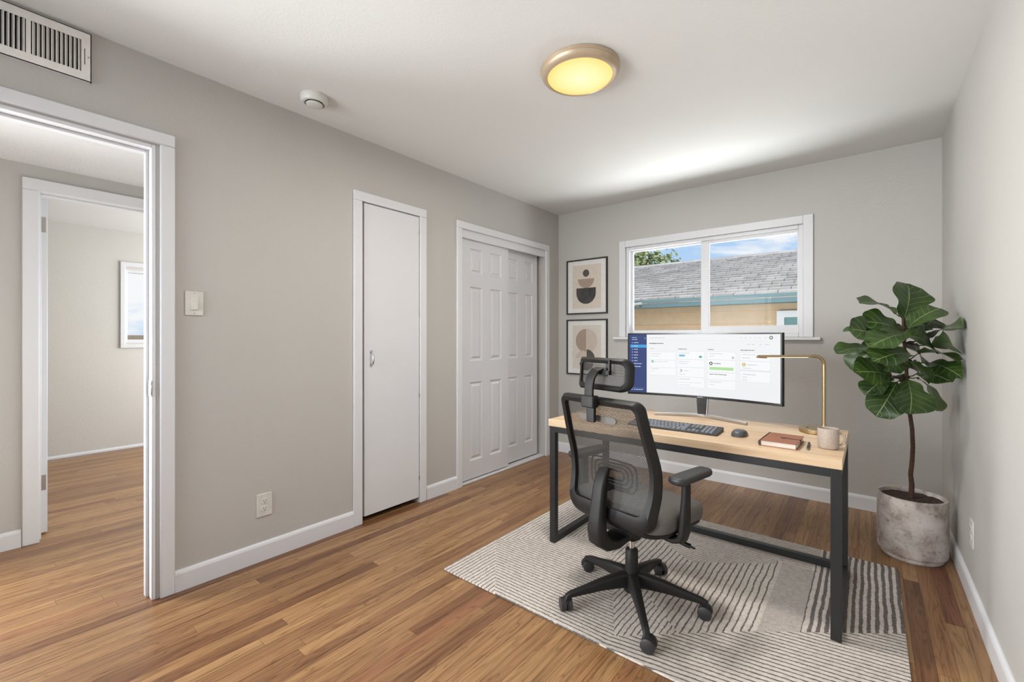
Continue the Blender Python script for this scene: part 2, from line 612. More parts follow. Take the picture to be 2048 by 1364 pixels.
def structure(o):
    o['kind'] = 'structure'
    return o


def bevel(o, w=0.003, seg=2, ang=40):
    md = o.modifiers.new('bevel', 'BEVEL')
    md.width = w
    md.segments = seg
    md.limit_method = 'ANGLE'
    md.angle_limit = math.radians(ang)
    md.harden_normals = False
    for p in o.data.polygons:
        p.use_smooth = True
    o.data.set_sharp_from_angle(angle=math.radians(60))
    return o


def box(bm, x0, x1, y0, y1, z0, z1, mi=0, mtx=None):
    vs = [bm.verts.new(v) for v in ((x0, y0, z0), (x1, y0, z0), (x1, y1, z0), (x0, y1, z0), (x0, y0, z1), (x1, y0, z1), (x1, y1, z1), (x0, y1, z1))]
    if mtx:
        for v in vs:
            v.co = mtx @ v.co
    for f in ((0, 3, 2, 1), (4, 5, 6, 7), (0, 1, 5, 4), (1, 2, 6, 5), (2, 3, 7, 6), (3, 0, 4, 7)):
        fc = bm.faces.new([vs[i] for i in f])
        fc.material_index = mi
    return vs


def bx(*a, **k):
    bm = bmesh.new()
    box(bm, *a, **k)
    return bm


def prism(bm, pts, axis, a0, a1, mi=0):
    """extrude 2D polygon along axis; pts are the other two coordinates in order"""
    def mk(p, a):
        if axis == 0: return (a, p[0], p[1])
        if axis == 1: return (p[0], a, p[1])
        return (p[0], p[1], a)
    A = [bm.verts.new(mk(p, a0)) for p in pts]
    B = [bm.verts.new(mk(p, a1)) for p in pts]
    n = len(pts)
    for f in (bm.faces.new(list(reversed(A))), bm.faces.new(B)):
        f.material_index = mi
    for i in range(n):
        f = bm.faces.new((A[i], A[(i + 1) % n], B[(i + 1) % n], B[i]))
        f.material_index = mi


def tube(bm, pts, rad, n=12, cap=True, sx=1.0, mi=0, up=None):
    """sweep a circle (or ellipse) along pts; rad is a number or list of radii or (a,b) pairs"""
    P = [Vector(p) for p in pts]
    rings = []
    prev = None
    for i, p in enumerate(P):
        if i == 0: tdir = P[1] - P[0]
        elif i == len(P) - 1: tdir = P[-1] - P[-2]
        else: tdir = (P[i + 1] - P[i]).normalized() + (P[i] - P[i - 1]).normalized()
        tdir.normalize()
        if up is not None:
            a = Vector(up)
        elif prev is not None:
            a = prev
        else:
            a = Vector((0, 0, 1)) if abs(tdir.z) < 0.9 else Vector((1, 0, 0))
        a = (a - tdir * a.dot(tdir)).normalized()
        prev = a
        b = tdir.cross(a)
        r = rad[i] if isinstance(rad, (list, tuple)) and not isinstance(rad[0], (int, float)) or isinstance(rad, list) else rad
        ra, rb = (r if isinstance(r, (tuple,)) else (r, r * sx))
        ring = [bm.verts.new(p + a * (math.cos(2 * PI * k / n) * ra) + b * (math.sin(2 * PI * k / n) * rb)) for k in range(n)]
        rings.append(ring)
    for i in range(len(rings) - 1):
        for k in range(n):
            f = bm.faces.new((rings[i][k], rings[i][(k + 1) % n], rings[i + 1][(k + 1) % n], rings[i + 1][k]))
            f.material_index = mi
    if cap:
        bm.faces.new(list(reversed(rings[0]))).material_index = mi
        bm.faces.new(rings[-1]).material_index = mi
    return rings


def rsweep(bm, pts, ha, hb, up, rr=0.3, seg=4):
    """sweep a rounded rectangle (half sizes ha along up, hb along cross) along pts"""
    P = [Vector(p) for p in pts]
    rings = []
    for i, p in enumerate(P):
        if i == 0: td = P[1] - P[0]
        elif i == len(P) - 1: td = P[-1] - P[-2]
        else: td = (P[i + 1] - P[i]).normalized() + (P[i] - P[i - 1]).normalized()
        td.normalize()
        a = Vector(up)
        a = (a - td * a.dot(td)).normalized()
        b = td.cross(a)
        A = ha[i] if isinstance(ha, list) else ha
        B = hb[i] if isinstance(hb, list) else hb
        r = min(A, B) * rr * 2
        ring = []
        for (sa, sb, a0) in ((1, 1, 0), (-1, 1, 90), (-1, -1, 180), (1, -1, 270)):
            for s in range(seg + 1):
                an = math.radians(a0 + 90 * s / seg)
                ring.append(bm.verts.new(p + a * (sa * (A - r) + math.cos(an) * r) + b * (sb * (B - r) + math.sin(an) * r)))
        rings.append(ring)
    n = len(rings[0])
    for i in range(len(rings) - 1):
        for k in range(n):
            bm.faces.new((rings[i][k], rings[i][(k + 1) % n], rings[i + 1][(k + 1) % n], rings[i + 1][k]))
    bm.faces.new(list(reversed(rings[0])))
    bm.faces.new(rings[-1])


def lathe(bm, prof, n=48, cx=0, cy=0, mi=0):
    rings = []
    for r, z in prof:
        if r < 1e-6:
            rings.append([bm.verts.new((cx, cy, z))])
        else:
            rings.append([bm.verts.new((cx + r * math.cos(2 * PI * k / n), cy + r * math.sin(2 * PI * k / n), z)) for k in range(n)])
    for i in range(len(rings) - 1):
        a, b = rings[i], rings[i + 1]
        for k in range(n):
            k2 = (k + 1) % n
            if len(a) == 1 and len(b) == 1: continue
            if len(a) == 1: f = bm.faces.new((a[0], b[k2], b[k]))
            elif len(b) == 1: f = bm.faces.new((a[k], a[k2], b[0]))
            else: f = bm.faces.new((a[k], a[k2], b[k2], b[k]))
            f.material_index = mi


def holed(bm, axis, a0, a1, u0, u1, z0, z1, holes):
    """wall slab perpendicular to axis (0=x,1=y,2=z) from a0 to a1 with rectangular holes (u0,u1,z0,z1)"""
    us = sorted(set([u0, u1] + [h[0] for h in holes] + [h[1] for h in holes]))
    zs = sorted(set([z0, z1] + [h[2] for h in holes] + [h[3] for h in holes]))
    us = [u for u in us if u0 <= u <= u1]
    zs = [z for z in zs if z0 <= z <= z1]
    def solid(i, j):
        if i < 0 or j < 0 or i >= len(us) - 1 or j >= len(zs) - 1: return False
        cu = (us[i] + us[i + 1]) / 2; cz = (zs[j] + zs[j + 1]) / 2
        return not any(h[0] < cu < h[1] and h[2] < cz < h[3] for h in holes)
    cache = {}
    def V(s, i, j):
        k = (s, i, j)
        if k not in cache:
            a = a1 if s else a0
            u, z = us[i], zs[j]
            co = (a, u, z) if axis == 0 else ((u, a, z) if axis == 1 else (u, z, a))
            cache[k] = bm.verts.new(co)
        return cache[k]
    for i in range(len(us) - 1):
        for j in range(len(zs) - 1):
            if not solid(i, j): continue
            for s in (0, 1):
                bm.faces.new((V(s, i, j), V(s, i + 1, j), V(s, i + 1, j + 1), V(s, i, j + 1)))
            if not solid(i - 1, j): bm.faces.new((V(0, i, j), V(1, i, j), V(1, i, j + 1), V(0, i, j + 1)))
            if not solid(i + 1, j): bm.faces.new((V(0, i + 1, j), V(1, i + 1, j), V(1, i + 1, j + 1), V(0, i + 1, j + 1)))
            if not solid(i, j - 1): bm.faces.new((V(0, i, j), V(1, i, j), V(1, i + 1, j), V(0, i + 1, j)))
            if not solid(i, j + 1): bm.faces.new((V(0, i, j + 1), V(1, i, j + 1), V(1, i + 1, j + 1), V(0, i + 1, j + 1)))


def rrect(hx, hy, r, seg=5, cx=0, cy=0):
    pts = []
    for (sx, sy, a0) in ((1, 1, 0), (-1, 1, 90), (-1, -1, 180), (1, -1, 270)):
        for s in range(seg + 1):
            a = math.radians(a0 + 90 * s / seg)
            pts.append((cx + sx * (hx - r) + r * math.cos(a), cy + sy * (hy - r) + r * math.sin(a)))
    return pts


def rbox(bm, hx, hy, z0, z1, r, e=0.004, cx=0, cy=0, mi=0, seg=5):
    """box with rounded vertical corners and softened top and bottom edges"""
    rings = []
    for ins, z in ((e, z0), (0, z0 + e), (0, z1 - e), (e * 0.3, z1 - e * 0.3), (e, z1)):
        rings.append([bm.verts.new((p[0], p[1], z)) for p in rrect(hx - ins, hy - ins, max(r - ins, 0.0005), seg, cx, cy)])
    n = len(rings[0])
    for i in range(len(rings) - 1):
        for k in range(n):
            bm.faces.new((rings[i][k], rings[i][(k + 1) % n], rings[i + 1][(k + 1) % n], rings[i + 1][k])).material_index = mi
    bm.faces.new(list(reversed(rings[0]))).material_index = mi
    bm.faces.new(rings[-1]).material_index = mi


# ================================================================== STRUCTURE
WT = 0.125
XH = -1.22       # hall side of the hall/far-room wall
XF = -3.62       # far wall
YF = -0.95       # wall behind the camera
# floor runs through all rooms
structure(new_obj('floor', bx(XF - 0.2, W + 0.12, YF - 0.12, L + 0.14, -0.08, 0.0), M['floor']))
# ceilings
structure(new_obj('ceiling', bx(-0.06, W + 0.12, YF - 0.12, L + 0.14, H, H + 0.1), M['ceil']))
structure(new_obj('ceiling_hall', bx(XH - 0.06, -0.06, YF - 0.12, 1.46, 2.167, 2.267), M['ceil_rough']))
structure(new_obj('ceiling_closet', bx(-0.80, -0.061, 1.462, L + 0.14, H, H + 0.1), M['ceil']))
structure(new_obj('ceiling_far_room', bx(XF - 0.2, XH - 0.07, YF - 0.12, 2.72, 2.30, 2.40), M['ceil']))
# left wall with doorway, narrow closet and sliding-door closet openings
bm = bmesh.new()
D1 = (-0.215, 0.546, 0.0, 2.046)
C1 = (1.578, 2.050, 0.0, 2.046)
C2 = (2.462, 3.632, 0.0, 2.043)
holed(bm, 0, -WT, 0.0, YF, L + 0.12, 0, H, [D1, C1, C2])
structure(new_obj('wall_left', bm, M['wall']))
bm = bmesh.new()
WN = (0.742, 2.128, 1.178, 2.012)
holed(bm, 1, L, L + 0.16, 0.0, W, 0, H, [WN])
structure(new_obj('wall_back', bm, M['wall']))
structure(new_obj('wall_right', bx(W, W + 0.12, YF - 0.12, L + 0.16, 0, H), M['wall']))
bm = bmesh.new()
WF = (0.10, 2.10, 0.55, 2.15)  # opening added for the fill lamp, out of view
holed(bm, 1, YF - 0.12, YF, -WT, W, 0, H, [WF])
structure(new_obj('wall_front', bm, M['wall']))
# closet interiors
bm = bmesh.new()
for (a, b) in ((1.50, 2.24), (2.34, 3.80)):
    box(bm, -0.78, -0.74, a, b, 0, H)
    box(bm, -0.74, -WT, a, a + 0.04, 0, H)
    box(bm, -0.74, -WT, b - 0.04, b, 0, H)
structure(new_obj('wall_closet', bm, M['closet_in']))
# hall
structure(new_obj('wall_hall_end', bx(XH, -WT, 1.40, 1.46, 0, 2.3), M['wall']))
structure(new_obj('wall_hall_start', bx(XH - 0.1, -WT, YF - 0.12, YF, 0, 2.3), M['wall']))
bm = bmesh.new()
holed(bm, 0, XH - 0.115, XH, YF, 2.66, 0, 2.40, [(0.272, 1.06, 0.0, 2.025)])
structure(new_obj('wall_hall', bm, M['wall']))
bm = bmesh.new()
FW = (1.075, 2.0, 1.12, 1.90)
holed(bm, 0, XF - 0.14, XF, YF, 2.66, 0, 2.40, [FW])
structure(new_obj('wall_far', bm, M['wall_far']))
structure(new_obj('wall_far_right', bx(XF - 0.14, XH - 0.115, 2.66, 2.72, 0, 2.40), M['wall_far']))
structure(new_obj('wall_far_left', bx(XF - 0.14, XH - 0.115, YF - 0.12, YF, 0, 2.40), M['wall_far']))


# baseboards -----------------------------------------------------------
def basep(t=0.013, h=0.098):
    return [(0, 0), (t, 0), (t, h - 0.018), (t * 0.75, h - 0.008), (t * 0.35, h), (0, h)]


def baseboard(name, axis, wallpos, sgn, segs, h=0.098):
    bm = bmesh.new()
    for a0, a1 in segs:
        pts = [(wallpos + sgn * p[0], p[1]) for p in basep(h=h)]
        if axis == 1:      # runs along y, wall at x
            prism(bm, pts, 1, a0, a1)
        else:              # runs along x, wall at y
            prism(bm, pts, 0, a0, a1)
    structure(new_obj(name, bm, M['trim']))


baseboard('baseboard_left', 1, 0.0, 1, [(0.613, 1.524), (2.108, 2.412), (3.69, L)])
baseboard('baseboard_back', 0, L, -1, [(0.0, W)])
baseboard('baseboard_right', 1, W, -1, [(YF, L)])
baseboard('baseboard_front', 0, YF, 1, [(0.0, W)])
baseboard('baseboard_hall', 1, XH, 1, [(YF, 0.206), (1.13, 1.40)])
baseboard('baseboard_far', 1, XF, 1, [(YF, 2.66)], h=0.03)


# casings --------------------------------------------------------------
def casing(name, x, sgn, y0, y1, z1, w, t=0.017, left=True):
    """door casing around an opening in a wall facing x; y0,y1,z1 are inner edges"""
    bm = bmesh.new()
    xa, xb = sorted((x, x + sgn * t))
    box(bm, xa, xb, y0 - w, y0, 0, z1)
    box(bm, xa, xb, y1, y1 + w, 0, z1)
    box(bm, xa, xb, y0 - w, y1 + w, z1, z1 + w)
    return structure(bevel(new_obj(name, bm, M['trim']), 0.004, 2))


casing('trim_1', 0.0, 1, -0.228, 0.559, 2.052, 0.055, 0.018)
casing('trim_2', -WT, -1, -0.228, 0.559, 2.052, 0.055, 0.018)
casing('trim_3', 0.0, 1, 1.584, 2.044, 2.040, 0.060)
casing('trim_4', 0.0, 1, 2.466, 3.628, 2.038, 0.056)
casing('trim_5', XH, 1, 0.276, 1.056, 2.020, 0.068)
# jamb of the near doorway with stop
bm = bmesh.new()
for y0, y1 in ((0.531, 0.546), (-0.215, -0.200)):
    box(bm, -WT - 0.001, 0.001, y0, y1, 0, 2.046)
box(bm, -WT - 0.001, 0.001, -0.2, 0.531, 2.031, 2.046)
box(bm, -0.085, -0.05, 0.520, 0.531, 0, 2.031)
box(bm, -0.085, -0.05, -0.2, -0.189, 0, 2.031)
box(bm, -0.085, -0.05, -0.189, 0.520, 2.020, 2.031)
structure(bevel(new_obj('trim_6', bm, M['trim']), 0.002, 1))
# jamb of the hall doorway
bm = bmesh.new()
box(bm, XH - 0.116, XH + 0.001, 0.262, 0.276, 0, 2.034)
box(bm, XH - 0.116, XH + 0.001, 1.056, 1.070, 0, 2.034)
box(bm, XH - 0.116, XH + 0.001, 0.276, 1.056, 2.020, 2.034)
box(bm, XH - 0.075, XH - 0.04, 0.276, 0.287, 0, 2.02)
box(bm, XH - 0.075, XH - 0.04, 0.287, 1.045, 2.009, 2.02)
structure(bevel(new_obj('trim_7', bm, M['trim']), 0.002, 1))
# narrow closet jamb + closet track board and floor track
bm = bmesh.new()
box(bm, -WT, 0.0, 1.566, 1.584, 0, 2.046)
box(bm, -WT, 0.0, 2.044, 2.058, 0, 2.046)
box(bm, -WT, 0.0, 1.584, 2.044, 2.040, 2.050)
structure(new_obj('trim_8', bm, M['trim']))
bm = bmesh.new()
box(bm, -0.022, -0.004, 2.462, 3.632, 1.972, 2.043)
box(bm, -0.085, -0.004, 2.462, 3.632, 0.0, 0.012)
structure(bevel(new_obj('trim_9', bm, M['trim']), 0.002, 1))
# strike plate on the near jamb
sp_o = new_obj('strike_plate', bx(-0.045, 0.0035, 0.5285, 0.5315, 0.915, 0.985), M['nickel'])
tag(sp_o, 'small metal strike plate on the white doorway jamb', 'strike plate')
bm = bmesh.new()
ring = [(-0.002 + 0.0, 0.5285, 0.0)]
tube(bm, [(0.0, 0.529, 0.925), (0.010, 0.5275, 0.935), (0.013, 0.527, 0.95), (0.010, 0.5275, 0.965), (0.0, 0.529, 0.975)], 0.0025, 8)
new_obj('lip', bm, M['chrome'], sp_o, smooth=True)

# closet door (narrow slab) --------------------------------------------
d2 = new_obj('door_2', bx(-0.022, 0.010, 1.598, 2.040, 0.040, 2.034), M['door'])
structure(bevel(d2, 0.002, 1))
for z in (1.927, 1.345, 0.768, 0.179):
    bm = bmesh.new()
    tube(bm, [(0.012, 2.039, z - 0.012), (0.012, 2.039, z + 0.012)], 0.0035, 10)
    new_obj('hinge', bm, M['nickel'], d2, smooth=True)
bm = bmesh.new()
for zc in (1.0, 1.086):
    bmm = rrect(0.008, 0.011, 0.004, 3, 1.648, zc)
    prism(bm, bmm, 0, 0.010, 0.013)
tube(bm, [(0.012, 1.648, 1.000), (0.030, 1.648, 1.006), (0.036, 1.648, 1.022), (0.037, 1.648, 1.043), (0.036, 1.648, 1.064), (0.030, 1.648, 1.080), (0.012, 1.648, 1.086)], [0.004, 0.0045, 0.005, 0.006, 0.005, 0.0045, 0.004], 10)
new_obj('door_handle', bm, M['chrome'], d2, smooth=True)


# six-panel sliding doors ------------------------------------------------
def panel_door(name, x0, x1, y0, y1, z0, z1, ys, zs):
    bm = bmesh.new()
    yc = sorted([y0, y1] + [v for p in ys for v in p])
    zc = sorted([z0, z1] + [v for p in zs for v in p])
    grid = [[bm.verts.new((x1, y, z)) for z in zc] for y in yc]
    pan = []
    for i in range(len(yc) - 1):
        for j in range(len(zc) - 1):
            f = bm.faces.new((grid[i][j], grid[i + 1][j], grid[i + 1][j + 1], grid[i][j + 1]))
            cy = (yc[i] + yc[i + 1]) / 2; cz = (zc[j] + zc[j + 1]) / 2
            if any(p[0] < cy < p[1] for p in ys) and any(q[0] < cz < q[1] for q in zs):
                pan.append(f)
    bmesh.ops.recalc_face_normals(bm, faces=bm.faces)
    if bm.faces[0].normal.x < 0:
        bmesh.ops.reverse_faces(bm, faces=bm.faces)
    for th, dp in ((0.010, -0.010), (0.010, 0.0), (0.016, 0.009)):
        bmesh.ops.inset_individual(bm, faces=pan, thickness=th, depth=dp, use_even_offset=True)
    # back and sides
    A = [bm.verts.new(c) for c in ((x0, y0, z0), (x0, y1, z0), (x0, y1, z1), (x0, y0, z1))]
    bm.faces.new(A)
    n, k = len(yc) - 1, len(zc) - 1
    bm.faces.new([grid[i][0] for i in range(n + 1)] + [A[1], A[0]])
    bm.faces.new([grid[i][k] for i in range(n + 1)] + [A[2], A[3]])
    bm.faces.new([grid[0][j] for j in range(k + 1)] + [A[3], A[0]])
    bm.faces.new([grid[n][j] for j in range(k + 1)] + [A[2], A[1]])
    return structure(new_obj(name, bm, M['door']))


zsA = [(0.168, 0.810), (0.985, 1.592), (1.700, 1.905)]
panel_door('door_3', -0.060, -0.028, 2.466, 3.085, 0.022, 1.99, [(2.592, 2.742), (2.838, 2.990)], zsA)
panel_door('door_4', -0.102, -0.070, 3.055, 3.588, 0.024, 1.99, [(3.135, 3.275), (3.385, 3.510)], zsA)

# far room door, swung open: its hinge edge shows ------------------------
fd = new_obj('door_5', bx(XH - 0.116 - 0.74, XH - 0.119, 0.283, 0.319, 0.012, 2.006), M['door'])
structure(bevel(fd, 0.002, 1))
for z in (1.853, 0.312):
    bm = bmesh.new()
    box(bm, XH - 0.1188, XH - 0.1165, 0.286, 0.312, z - 0.045, z + 0.045)
    hp = new_obj('hinge', bm, M['nickel'], fd)


# window in the back wall -------------------------------------------------
def window(name, x0, x1, z0, z1, yi, depth, split=None, horn=0.0, cw=0.062):
    """sliding window in a wall whose room face is at y=yi, opening x0..x1, z0..z1"""
    root = sempty(name, ((x0 + x1) / 2, yi, z0))
    ox, oy, oz = root.location
    def P(nm, bm, m, **k):
        o = new_obj(nm, bm, m, root, **k)
        o.location = (-ox, -oy, -oz)
        return o
    # casing on the room face
    bm = bmesh.new()
    box(bm, x0 - cw, x0, yi - 0.017, yi, z0, z1 + cw)
    box(bm, x1, x1 + cw, yi - 0.017, yi, z0, z1 + cw)
    box(bm, x0, x1, yi - 0.017, yi, z1, z1 + cw)
    bevel(P('casing', bm, M['trim']), 0.004, 2)
    # stool
    bm = bmesh.new()
    box(bm, x0 - cw - 0.045, x1 + cw + 0.045, yi - 0.048, yi + 0.0, z0 - 0.022, z0)
    bevel(P('sill', bm, M['trim']), 0.004, 2)
    # outer vinyl frame
    bm = bmesh.new()
    f = 0.030
    for (a, b, c, d) in ((x0, x0 + f, z0, z1), (x1 - f, x1, z0, z1), (x0 + f, x1 - f, z0, z0 + f), (x0 + f, x1 - f, z1 - f, z1)):
        box(bm, a, b, yi + 0.004, yi + depth, c, d)
    for (a, b, c, d) in ((x0 + f, x0 + f + 0.008, z0 + f, z1 - f), (x1 - f - 0.008, x1 - f, z0 + f, z1 - f), (x0 + f, x1 - f, z0 + f, z0 + f + 0.008), (x0 + f, x1 - f, z1 - f - 0.008, z1 - f)):
        box(bm, a, b, yi + 0.045, yi + 0.055, c, d)
    bevel(P('frame', bm, M['trim']), 0.003, 1)
    return root, P


win, WP = window('window_1', 0.742, 2.128, 1.180, 2.012, L, 0.115)
def sash(P, x0, x1, z0, z1, y0, y1, w, wz, name='sash'):
    bm = bmesh.new()
    holed(bm, 1, y0, y1, x0, x1, z0, z1, [(x0 + w[0], x1 - w[1], z0 + wz[0], z1 - wz[1])])
    s = bevel(P(name, bm, M['trim']), 0.004, 2)
    g = new_obj('glass', bx(x0 + w[0] - 0.004, x1 - w[1] + 0.004, (y0 + y1) / 2 - 0.002, (y0 + y1) / 2 + 0.002, z0 + wz[0] - 0.004, z1 - wz[1] + 0.004), M['glass'], s)
    return s


sash(WP, 0.762, 1.452, 1.205, 2.000, L + 0.062, L + 0.094, (0.022, 0.048), (0.036, 0.026))
sash(WP, 1.402, 2.110, 1.205, 1.995, L + 0.022, L + 0.054, (0.066, 0.022), (0.066, 0.036))
# unseen window added behind the camera to let the fill lamp in
win2 = sempty('window_added', (1.10, YF, 0.55))
bm = bmesh.new()
holed(bm, 1, YF - 0.10, YF - 0.03, 0.10, 2.10, 0.55, 2.15, [(0.15, 1.08, 0.60, 2.10), (1.12, 2.05, 0.60, 2.10)])
o = new_obj('frame', bm, M['trim'], win2); o.location = (-1.10, -YF, -0.55)
bm = bmesh.new()
holed(bm, 1, YF, YF + 0.017, 0.04, 2.16, 0.49, 2.21, [(0.10, 2.10, 0.55, 2.15)])
o = new_obj('casing', bm, M['trim'], win2); o.location = (-1.10, -YF, -0.55)
# far room window
win3 = sempty('window_3', (XF, 1.5, 1.12))
def W3(nm, bm, m):
    o = new_obj(nm, bm, m, win3); o.location = (-XF, -1.5, -1.12); return o
bm = bmesh.new()
holed(bm, 0, XF, XF + 0.018, 1.035, 2.05, 1.063, 1.976, [(1.075, 2.0, 1.10, 1.93)])
bevel(W3('casing', bm, M['trim']), 0.004, 2)
bm = bmesh.new()
holed(bm, 0, XF - 0.08, XF - 0.01, 1.075, 2.0, 1.10, 1.93, [(1.098, 1.50, 1.152, 1.868), (1.54, 1.97, 1.152, 1.868)])
bevel(W3('frame', bm, M['trim']), 0.003, 1)
W3('glass', bx(XF - 0.045, XF - 0.041, 1.09, 1.98, 1.14, 1.88), M['glass'])

# ================================================================== FIXTURES
# vent register over the doorway
vt = thing('air_vent', 'white metal air register high on the wall above the open doorway', 'vent', (0.0, 0.03, 2.229))
bm = bmesh.new()
y0, y1 = -0.272 - 0.0, 0.302
bank2 = (0.133, 0.272)
bank1 = (-0.035, 0.120)
bank0 = (-0.20, -0.055)
holed(bm, 0, 0.008, 0.011, y0, y1, 0, 0.198, [(bank0[0], bank0[1], 0.035, 0.163), (bank1[0], bank1[1], 0.035, 0.163), (bank2[0], bank2[1], 0.035, 0.163), (0.281, 0.2835, 0.066, 0.132)])
for (a, b, c, d) in ((y0, y0 + 0.003, 0, 0.198), (y1 - 0.003, y1, 0, 0.198), (y0, y1, 0, 0.003), (y0, y1, 0.195, 0.198)):
    box(bm, 0.0, 0.011, a, b, c, d)
new_obj('flange', bm, M['white_metal'], vt)
new_obj('dark_backing', bx(0.0005, 0.002, -0.25, 0.29, 0.02, 0.18), M['dark'], vt)  # dark sheet painting in the shade behind the louvers; wall is uncut
bm = bmesh.new()
for bank, n, ang in ((bank0, 12, 35), (bank1, 12, 30), (bank2, 11, -40)):
    st = (bank[1] - bank[0]) / n
    for k in range(n):
        c = bank[0] + st * (k + 0.5 if ang > 0 else k + 0.6)
        mt = Matrix.Translation((0.0072, c, 0)) @ Matrix.Rotation(math.radians(ang), 4, 'Z')
        box(bm, -0.0062, 0.0062, -0.0007, 0.0007, 0.035, 0.163, mtx=mt)
new_obj('louver', bm, M['white_metal'], vt)
new_obj('damper_lever', bx(0.011, 0.016, 0.2905, 0.296, 0.098, 0.1005), M['nickel'], vt)

# light switch
sw = thing('light_switch', 'white rocker light switch on the wall beside the open doorway', 'light switch', (0.0, 0.691, 1.342))
bm = bmesh.new()
rb = rrect(0.0365, 0.0575, 0.003, 3)
prism(bm, rb, 0, 0.0, 0.006)
bevel(new_obj('wall_plate', bm, M['plastic_w'], sw), 0.002, 2)
bm = bmesh.new()
prism(bm, [(-0.017, -0.034), (0.017, -0.034), (0.017, 0.034), (-0.017, 0.034)], 0, 0.005, 0.0075)
v = box(bm, 0.006, 0.0105, -0.0135, 0.0135, -0.030, 0.030)
v[1].co.x = v[2].co.x = 0.0135
bevel(new_obj('rocker', bm, M['plastic_w'], sw), 0.001, 1)
for z in (-0.0485, 0.0485):
    bm = bmesh.new()
    prism(bm, [(0.0028 * math.cos(a * PI / 6), z + 0.0028 * math.sin(a * PI / 6)) for a in range(12)], 0, 0.0055, 0.0068)
    new_obj('screw', bm, M['nickel'], sw)


def outlet(loc, rz, label):
    t = thing('wall_outlet', label, 'outlet', loc, rz)
    bm = bmesh.new()
    prism(bm, rrect(0.038, 0.060, 0.003, 3), 0, 0.0, 0.006)
    bevel(new_obj('wall_plate', bm, M['plastic_w'], t), 0.002, 2)
    for zc in (-0.0195, 0.0195):
        bm = bmesh.new()
        prism(bm, rrect(0.0165, 0.0145, 0.010, 5, 0, zc), 0, 0.005, 0.0085)
        r = bevel(new_obj('receptacle', bm, M['plastic_w'], t), 0.001, 1)
        bm = bmesh.new()
        box(bm, 0.0083, 0.0088, -0.0075, -0.0055, zc - 0.001, zc + 0.007)
        box(bm, 0.0083, 0.0088, 0.0055, 0.0075, zc - 0.001, zc + 0.006)
        prism(bm, [(0.0025 * math.cos(a * PI / 5), zc - 0.007 + 0.0025 * math.sin(a * PI / 5)) for a in range(10)], 0, 0.0083, 0.0088)
        new_obj('slot', bm, M['dark'], r)
    return t


outlet((0.0, 1.005, 0.292), 0, 'white double outlet low on the left wall above the baseboard')
outlet((W, 2.812, 0.310), PI, 'white outlet low on the right wall beyond the potted plant')

# ceiling lamp
cl = thing('ceiling_light', 'round flush ceiling light with bronze rim and glowing yellow diffuser', 'ceiling light', (1.448, 1.816, H))
bm = bmesh.new()
lathe(bm, [(0.0, -0.0005), (0.180, -0.0005), (0.184, -0.004), (0.184, -0.012), (0.180, -0.016), (0.181, -0.019), (0.180, -0.023), (0.174, -0.033), (0.163, -0.041), (0.153, -0.0435), (0.151, -0.040), (0.151, -0.025), (0.0, -0.025)], 72)
new_obj('rim', bm, M['lamp_rim'], cl, smooth=True, sharp=30)
bm = bmesh.new()
lathe(bm, [(0.151, -0.037), (0.149, -0.041), (0.12, -0.045), (0.07, -0.048), (0.0, -0.049)], 64)
new_obj('diffuser', bm, M['lamp_glow'], cl, smooth=True)
ld = bpy.data.lights.new('ceiling_lamp_light', 'AREA')
ld.shape = 'DISK'
ld.size = 0.28
ld.energy = 28
ld.color = (1.0, 0.97, 0.93)
lo = bpy.data.objects.new('ceiling_lamp_light', ld)
lo.location = (1.448, 1.816, H - 0.056)
COL.objects.link(lo)

# smoke detector
sd = thing('smoke_detector', 'white round smoke detector on the ceiling near the left wall', 'smoke detector', (0.243, 1.155, H))
bm = bmesh.new()
lathe(bm, [(0.0, 0.0), (0.066, 0.0), (0.068, -0.006), (0.066, -0.026), (0.060, -0.036), (0.050, -0.039), (0.046, -0.033), (0.0, -0.033)], 48)
new_obj('housing', bm, M['plastic_w'], sd, smooth=True, sharp=35)
bm = bmesh.new()
lathe(bm, [(0.040, -0.033), (0.042, -0.034), (0.042, -0.040), (0.0, -0.040)], 40)
new_obj('grille', bm, M['dark'], sd, smooth=True)
bm = bmesh.new()
lathe(bm, [(0.0, -0.038), (0.041, -0.040), (0.040, -0.046), (0.030, -0.050), (0.0, -0.052)], 40)
new_obj('sensor_cap', bm, M['plastic_w'], sd, smooth=True, sharp=35)


# pictures ------------------------------------------------------------
def arc(cx, cz, r, a0, a1, n=28):
    return [(cx + r * math.cos(math.radians(a0 + (a1 - a0) * k / n)), cz + r * math.sin(math.radians(a0 + (a1 - a0) * k / n))) for k in range(n + 1)]


def picture(z0, z1, label, shapes, bgm):
    x0, x1 = 0.108, 0.560
    t = thing('framed_print', label, 'picture', ((x0 + x1) / 2, L, z0))
    cx = (x0 + x1) / 2
    hw = (x1 - x0) / 2; hh = z1 - z0
    bm = bmesh.new()
    fw = 0.013
    holed(bm, 1, -0.022, 0.0, -hw, hw, 0, hh, [(-hw + fw, hw - fw, fw, hh - fw)])
    bevel(new_obj('frame', bm, M['frame'], t), 0.0015, 1)
    new_obj('mat_board', bx(-hw + fw, hw - fw, -0.010, -0.006, fw, hh - fw), M['mat_board'], t)
    px0, px1, pz0, pz1 = -0.70 * hw, 0.70 * hw, 0.105 * hh, 0.895 * hh
    pr = new_obj('print', bx(px0, px1, -0.0112, -0.010, pz0, pz1), bgm, t)
    for i, (nm, pts, m) in enumerate(shapes(hw, hh)):
        bm = bmesh.new()
        prism(bm, pts, 1, -0.0118 - 0.0004 * i, -0.0112)
        new_obj(nm, bm, m, pr)
    return t


